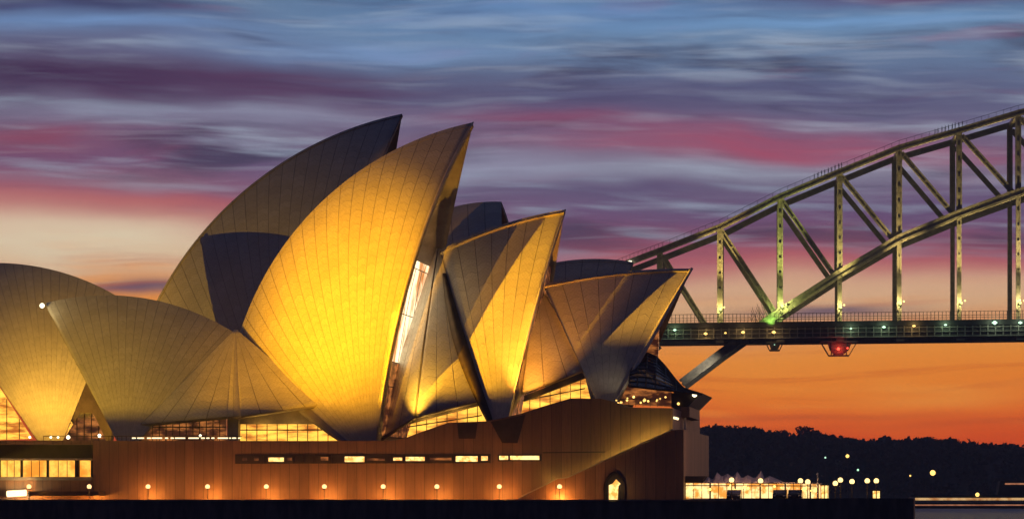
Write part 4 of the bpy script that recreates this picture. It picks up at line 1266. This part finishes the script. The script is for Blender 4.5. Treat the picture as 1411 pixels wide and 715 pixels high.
# climbers on the arch
def make_person():
    V = [(0, 0, .95), (0, 0, 1.2), (0, 0, 1.42), (0, 0, 1.53), (0.03, 0, 1.66), (0, -.1, .9), (.1, -.12, .48), (0.02, -.13, .06), (.14, -.13, .03), (0, .1, .9), (-.02, .12, .48), (-.14, .13, .06), (-.02, .13, .03),
         (0, -.2, 1.4), (.06, -.27, 1.13), (.25, -.24, .98), (.31, -.24, .95), (0, .2, 1.4), (.02, .28, 1.13), (.2, .26, .98), (.26, .26, .95)]
    Ed = [(0, 1), (1, 2), (2, 3), (3, 4), (0, 5), (5, 6), (6, 7), (7, 8), (0, 9), (9, 10), (10, 11), (11, 12), (2, 13), (13, 14), (14, 15), (15, 16), (2, 17), (17, 18), (18, 19), (19, 20)]
    rd = [.15, .15, .16, .06, .11, .1, .07, .05, .04, .1, .07, .05, .04, .07, .05, .04, .04, .07, .05, .04, .04]
    me = bpy.data.meshes.new('person'); me.from_pydata(V, Ed, []); o = bpy.data.objects.new('person', me); COL.objects.link(o)
    md = o.modifiers.new('skin', 'SKIN'); o.modifiers.new('sub', 'SUBSURF').levels = 1
    for v, r_ in zip(me.skin_vertices[0].data, rd): v.radius = (r_, r_)
    me.skin_vertices[0].data[0].use_root = True
    dg_ = bpy.context.evaluated_depsgraph_get(); nm = bpy.data.meshes.new_from_object(o.evaluated_get(dg_))
    o.modifiers.clear(); o.data = nm; nm.name = 'person'; nm.materials.clear(); nm.materials.append(M['cloth'])
    b = MB(); b.ball((0.02, 0, 1.70), .125, 8, 6); h = b.build('hair', M['rubber'], o, smooth=True)
    return o


person = make_person(); rq = random.Random(9); npn = 0
for g, (x0, x1, n_) in enumerate([(1122, 1160, 9), (1288, 1326, 9)]):
    for k in range(n_):
        o = person if npn == 0 else copy_tree(person); npn += 1
        x_ = x0 + (x1 - x0) * k / (n_ - 1) + rq.uniform(-.6, .6)
        q = BP(x_, yat(topc, x_)) + Vector((0, 0, .92)); o.location = q
        o.rotation_euler.z = R(-4.8) + rq.uniform(-.3, .3); s_ = rq.uniform(.95, 1.06); o.scale = (s_,) * 3
        tag(o, ('climber in dark overalls in the lower file walking up the bridge arch' if g == 0 else 'climber in dark overalls in the upper file near the right end of the arch'), 'person',
            ('lower file of bridge climbers' if g == 0 else 'upper file of bridge climbers'))

# ------------------------------------------------------------------ far lights on the hill
def hill_lamp(px, py, mt, r_, lab):
    Y = 1320.0; X = (px - 705.5) / FPX * Y; z = CAM_Z + (HORIZON - py) / FPX * Y
    zb = max(0.0, hill_z(X, Y))
    t = empty('street_lamp', (X, Y, zb), lab, 'lamp', 'lamps on the far wooded shore')
    b = MB(); b.tube([(X, Y, zb), (X, Y, z)], [.2, .12], 6); b.build('pole', M['pole'], t)
    b = MB(); b.ball((X, Y - .6, z), r_, 8, 6); b.build('lamp_head', M[mt], t)
hill_lamp(1137, 630, 'lamp_g', .42, 'faint cool lamp high on the dark hillside, left of the yellow one')
hill_lamp(1167.5, 628, 'lamp_o', .8, 'yellow lamp high on the dark hillside')
hill_lamp(1182, 647, 'lamp_g', .5, 'cool bluish lamp low on the hillside above the quay globes')
hill_lamp(1254, 655, 'lamp_o', .4, 'small lamp left of the big orange shore lamp')
hill_lamp(1285, 651, 'lamp_o', 1.25, 'big orange lamp on the dark shore at right')

# ------------------------------------------------------------------ ferry
Yf = 1000.0
def F(px, py, dy=0): return Vector(((px - 705.5) / FPX * Yf, Yf + dy, CAM_Z + (HORIZON - py) / FPX * Yf))
fer = empty('ferry', F(1360, 700), 'long dark ferry with a lit window band lying off the quay at right', 'ferry')
b = MB(); b.prism([F(1246, 692), F(1253, 701), F(1500, 701), F(1512, 691)], (0, 9, 0)); b.build('hull', M['hull'], fer)
b = MB(); b.prism([F(1247, 690.2, -.12), F(1247, 692, -.12), F(1511, 692, -.12), F(1511, 690.2, -.12)], (0, 9.2, 0)); b.build('rubbing_strake', M['cream'], fer)
b = MB(); b.prism([F(1256, 681.5, 1), F(1256, 690.1, 1), F(1500, 690.1, 1), F(1500, 681.5, 1)], (0, 7, 0)); cab = b.build('cabin', M['hull'], fer)
b = MB(); b.prism([F(1258, 685.4, .85), F(1258, 688.8, .85), F(1498, 688.8, .85), F(1498, 685.4, .85)], (0, .1, 0)); b.build('window_band', M['strip'], cab)
b = MB(); b.prism([F(1250, 694.4, -.06), F(1250, 696.2, -.06), F(1505, 696.2, -.06), F(1505, 694.4, -.06)], (0, .05, 0)); b.build('strake_light', M['strip_p'], fer)
b = MB(); b.prism([F(1380, 662, 2), F(1376, 681.2, 2), F(1480, 681.2, 2), F(1476, 662, 2)], (0, 5, 0)); up_ = b.build('upper_deck', M['hull'], fer)
b = MB(); b.prism([F(1386, 665, 1.8), F(1386, 667.2, 1.8), F(1474, 667.2, 1.8), F(1474, 665, 1.8)], (0, .1, 0)); b.build('window_band', M['strip_p'], up_)
b = MB(); b.tube([F(1347, 681.5, 3), F(1347, 677, 3)], .12, 6); ms = b.build('mast', M['hull'], fer)
b = MB(); b.ball(F(1347, 681, .4), .7, 8, 6); b.build('deck_lamp', M['lamp_o'], fer)

# ------------------------------------------------------------------ evening air between the quay and the far shore
hz = MB(); hz.hexa([(-900, -40, -3), (1200, -40, -3), (1200, 2060, -3), (-900, 2060, -3), (-900, -40, 150), (1200, -40, 150), (1200, 2060, 150), (-900, 2060, 150)])
hm = bpy.data.materials.new('evening_haze'); hm.use_nodes = True; nt = hm.node_tree
nt.nodes.remove(nt.nodes['Principled BSDF'])
pv = nt.nodes.new('ShaderNodeVolumePrincipled'); pv.inputs['Color'].default_value = (0.75, 0.82, 1.0, 1); pv.inputs['Density'].default_value = 0.00017
nt.links.new(pv.outputs[0], nt.nodes['Material Output'].inputs['Volume'])
tag(hz.build('haze', hm), kind='stuff', label='thin blue evening haze over the harbour', cat='haze')
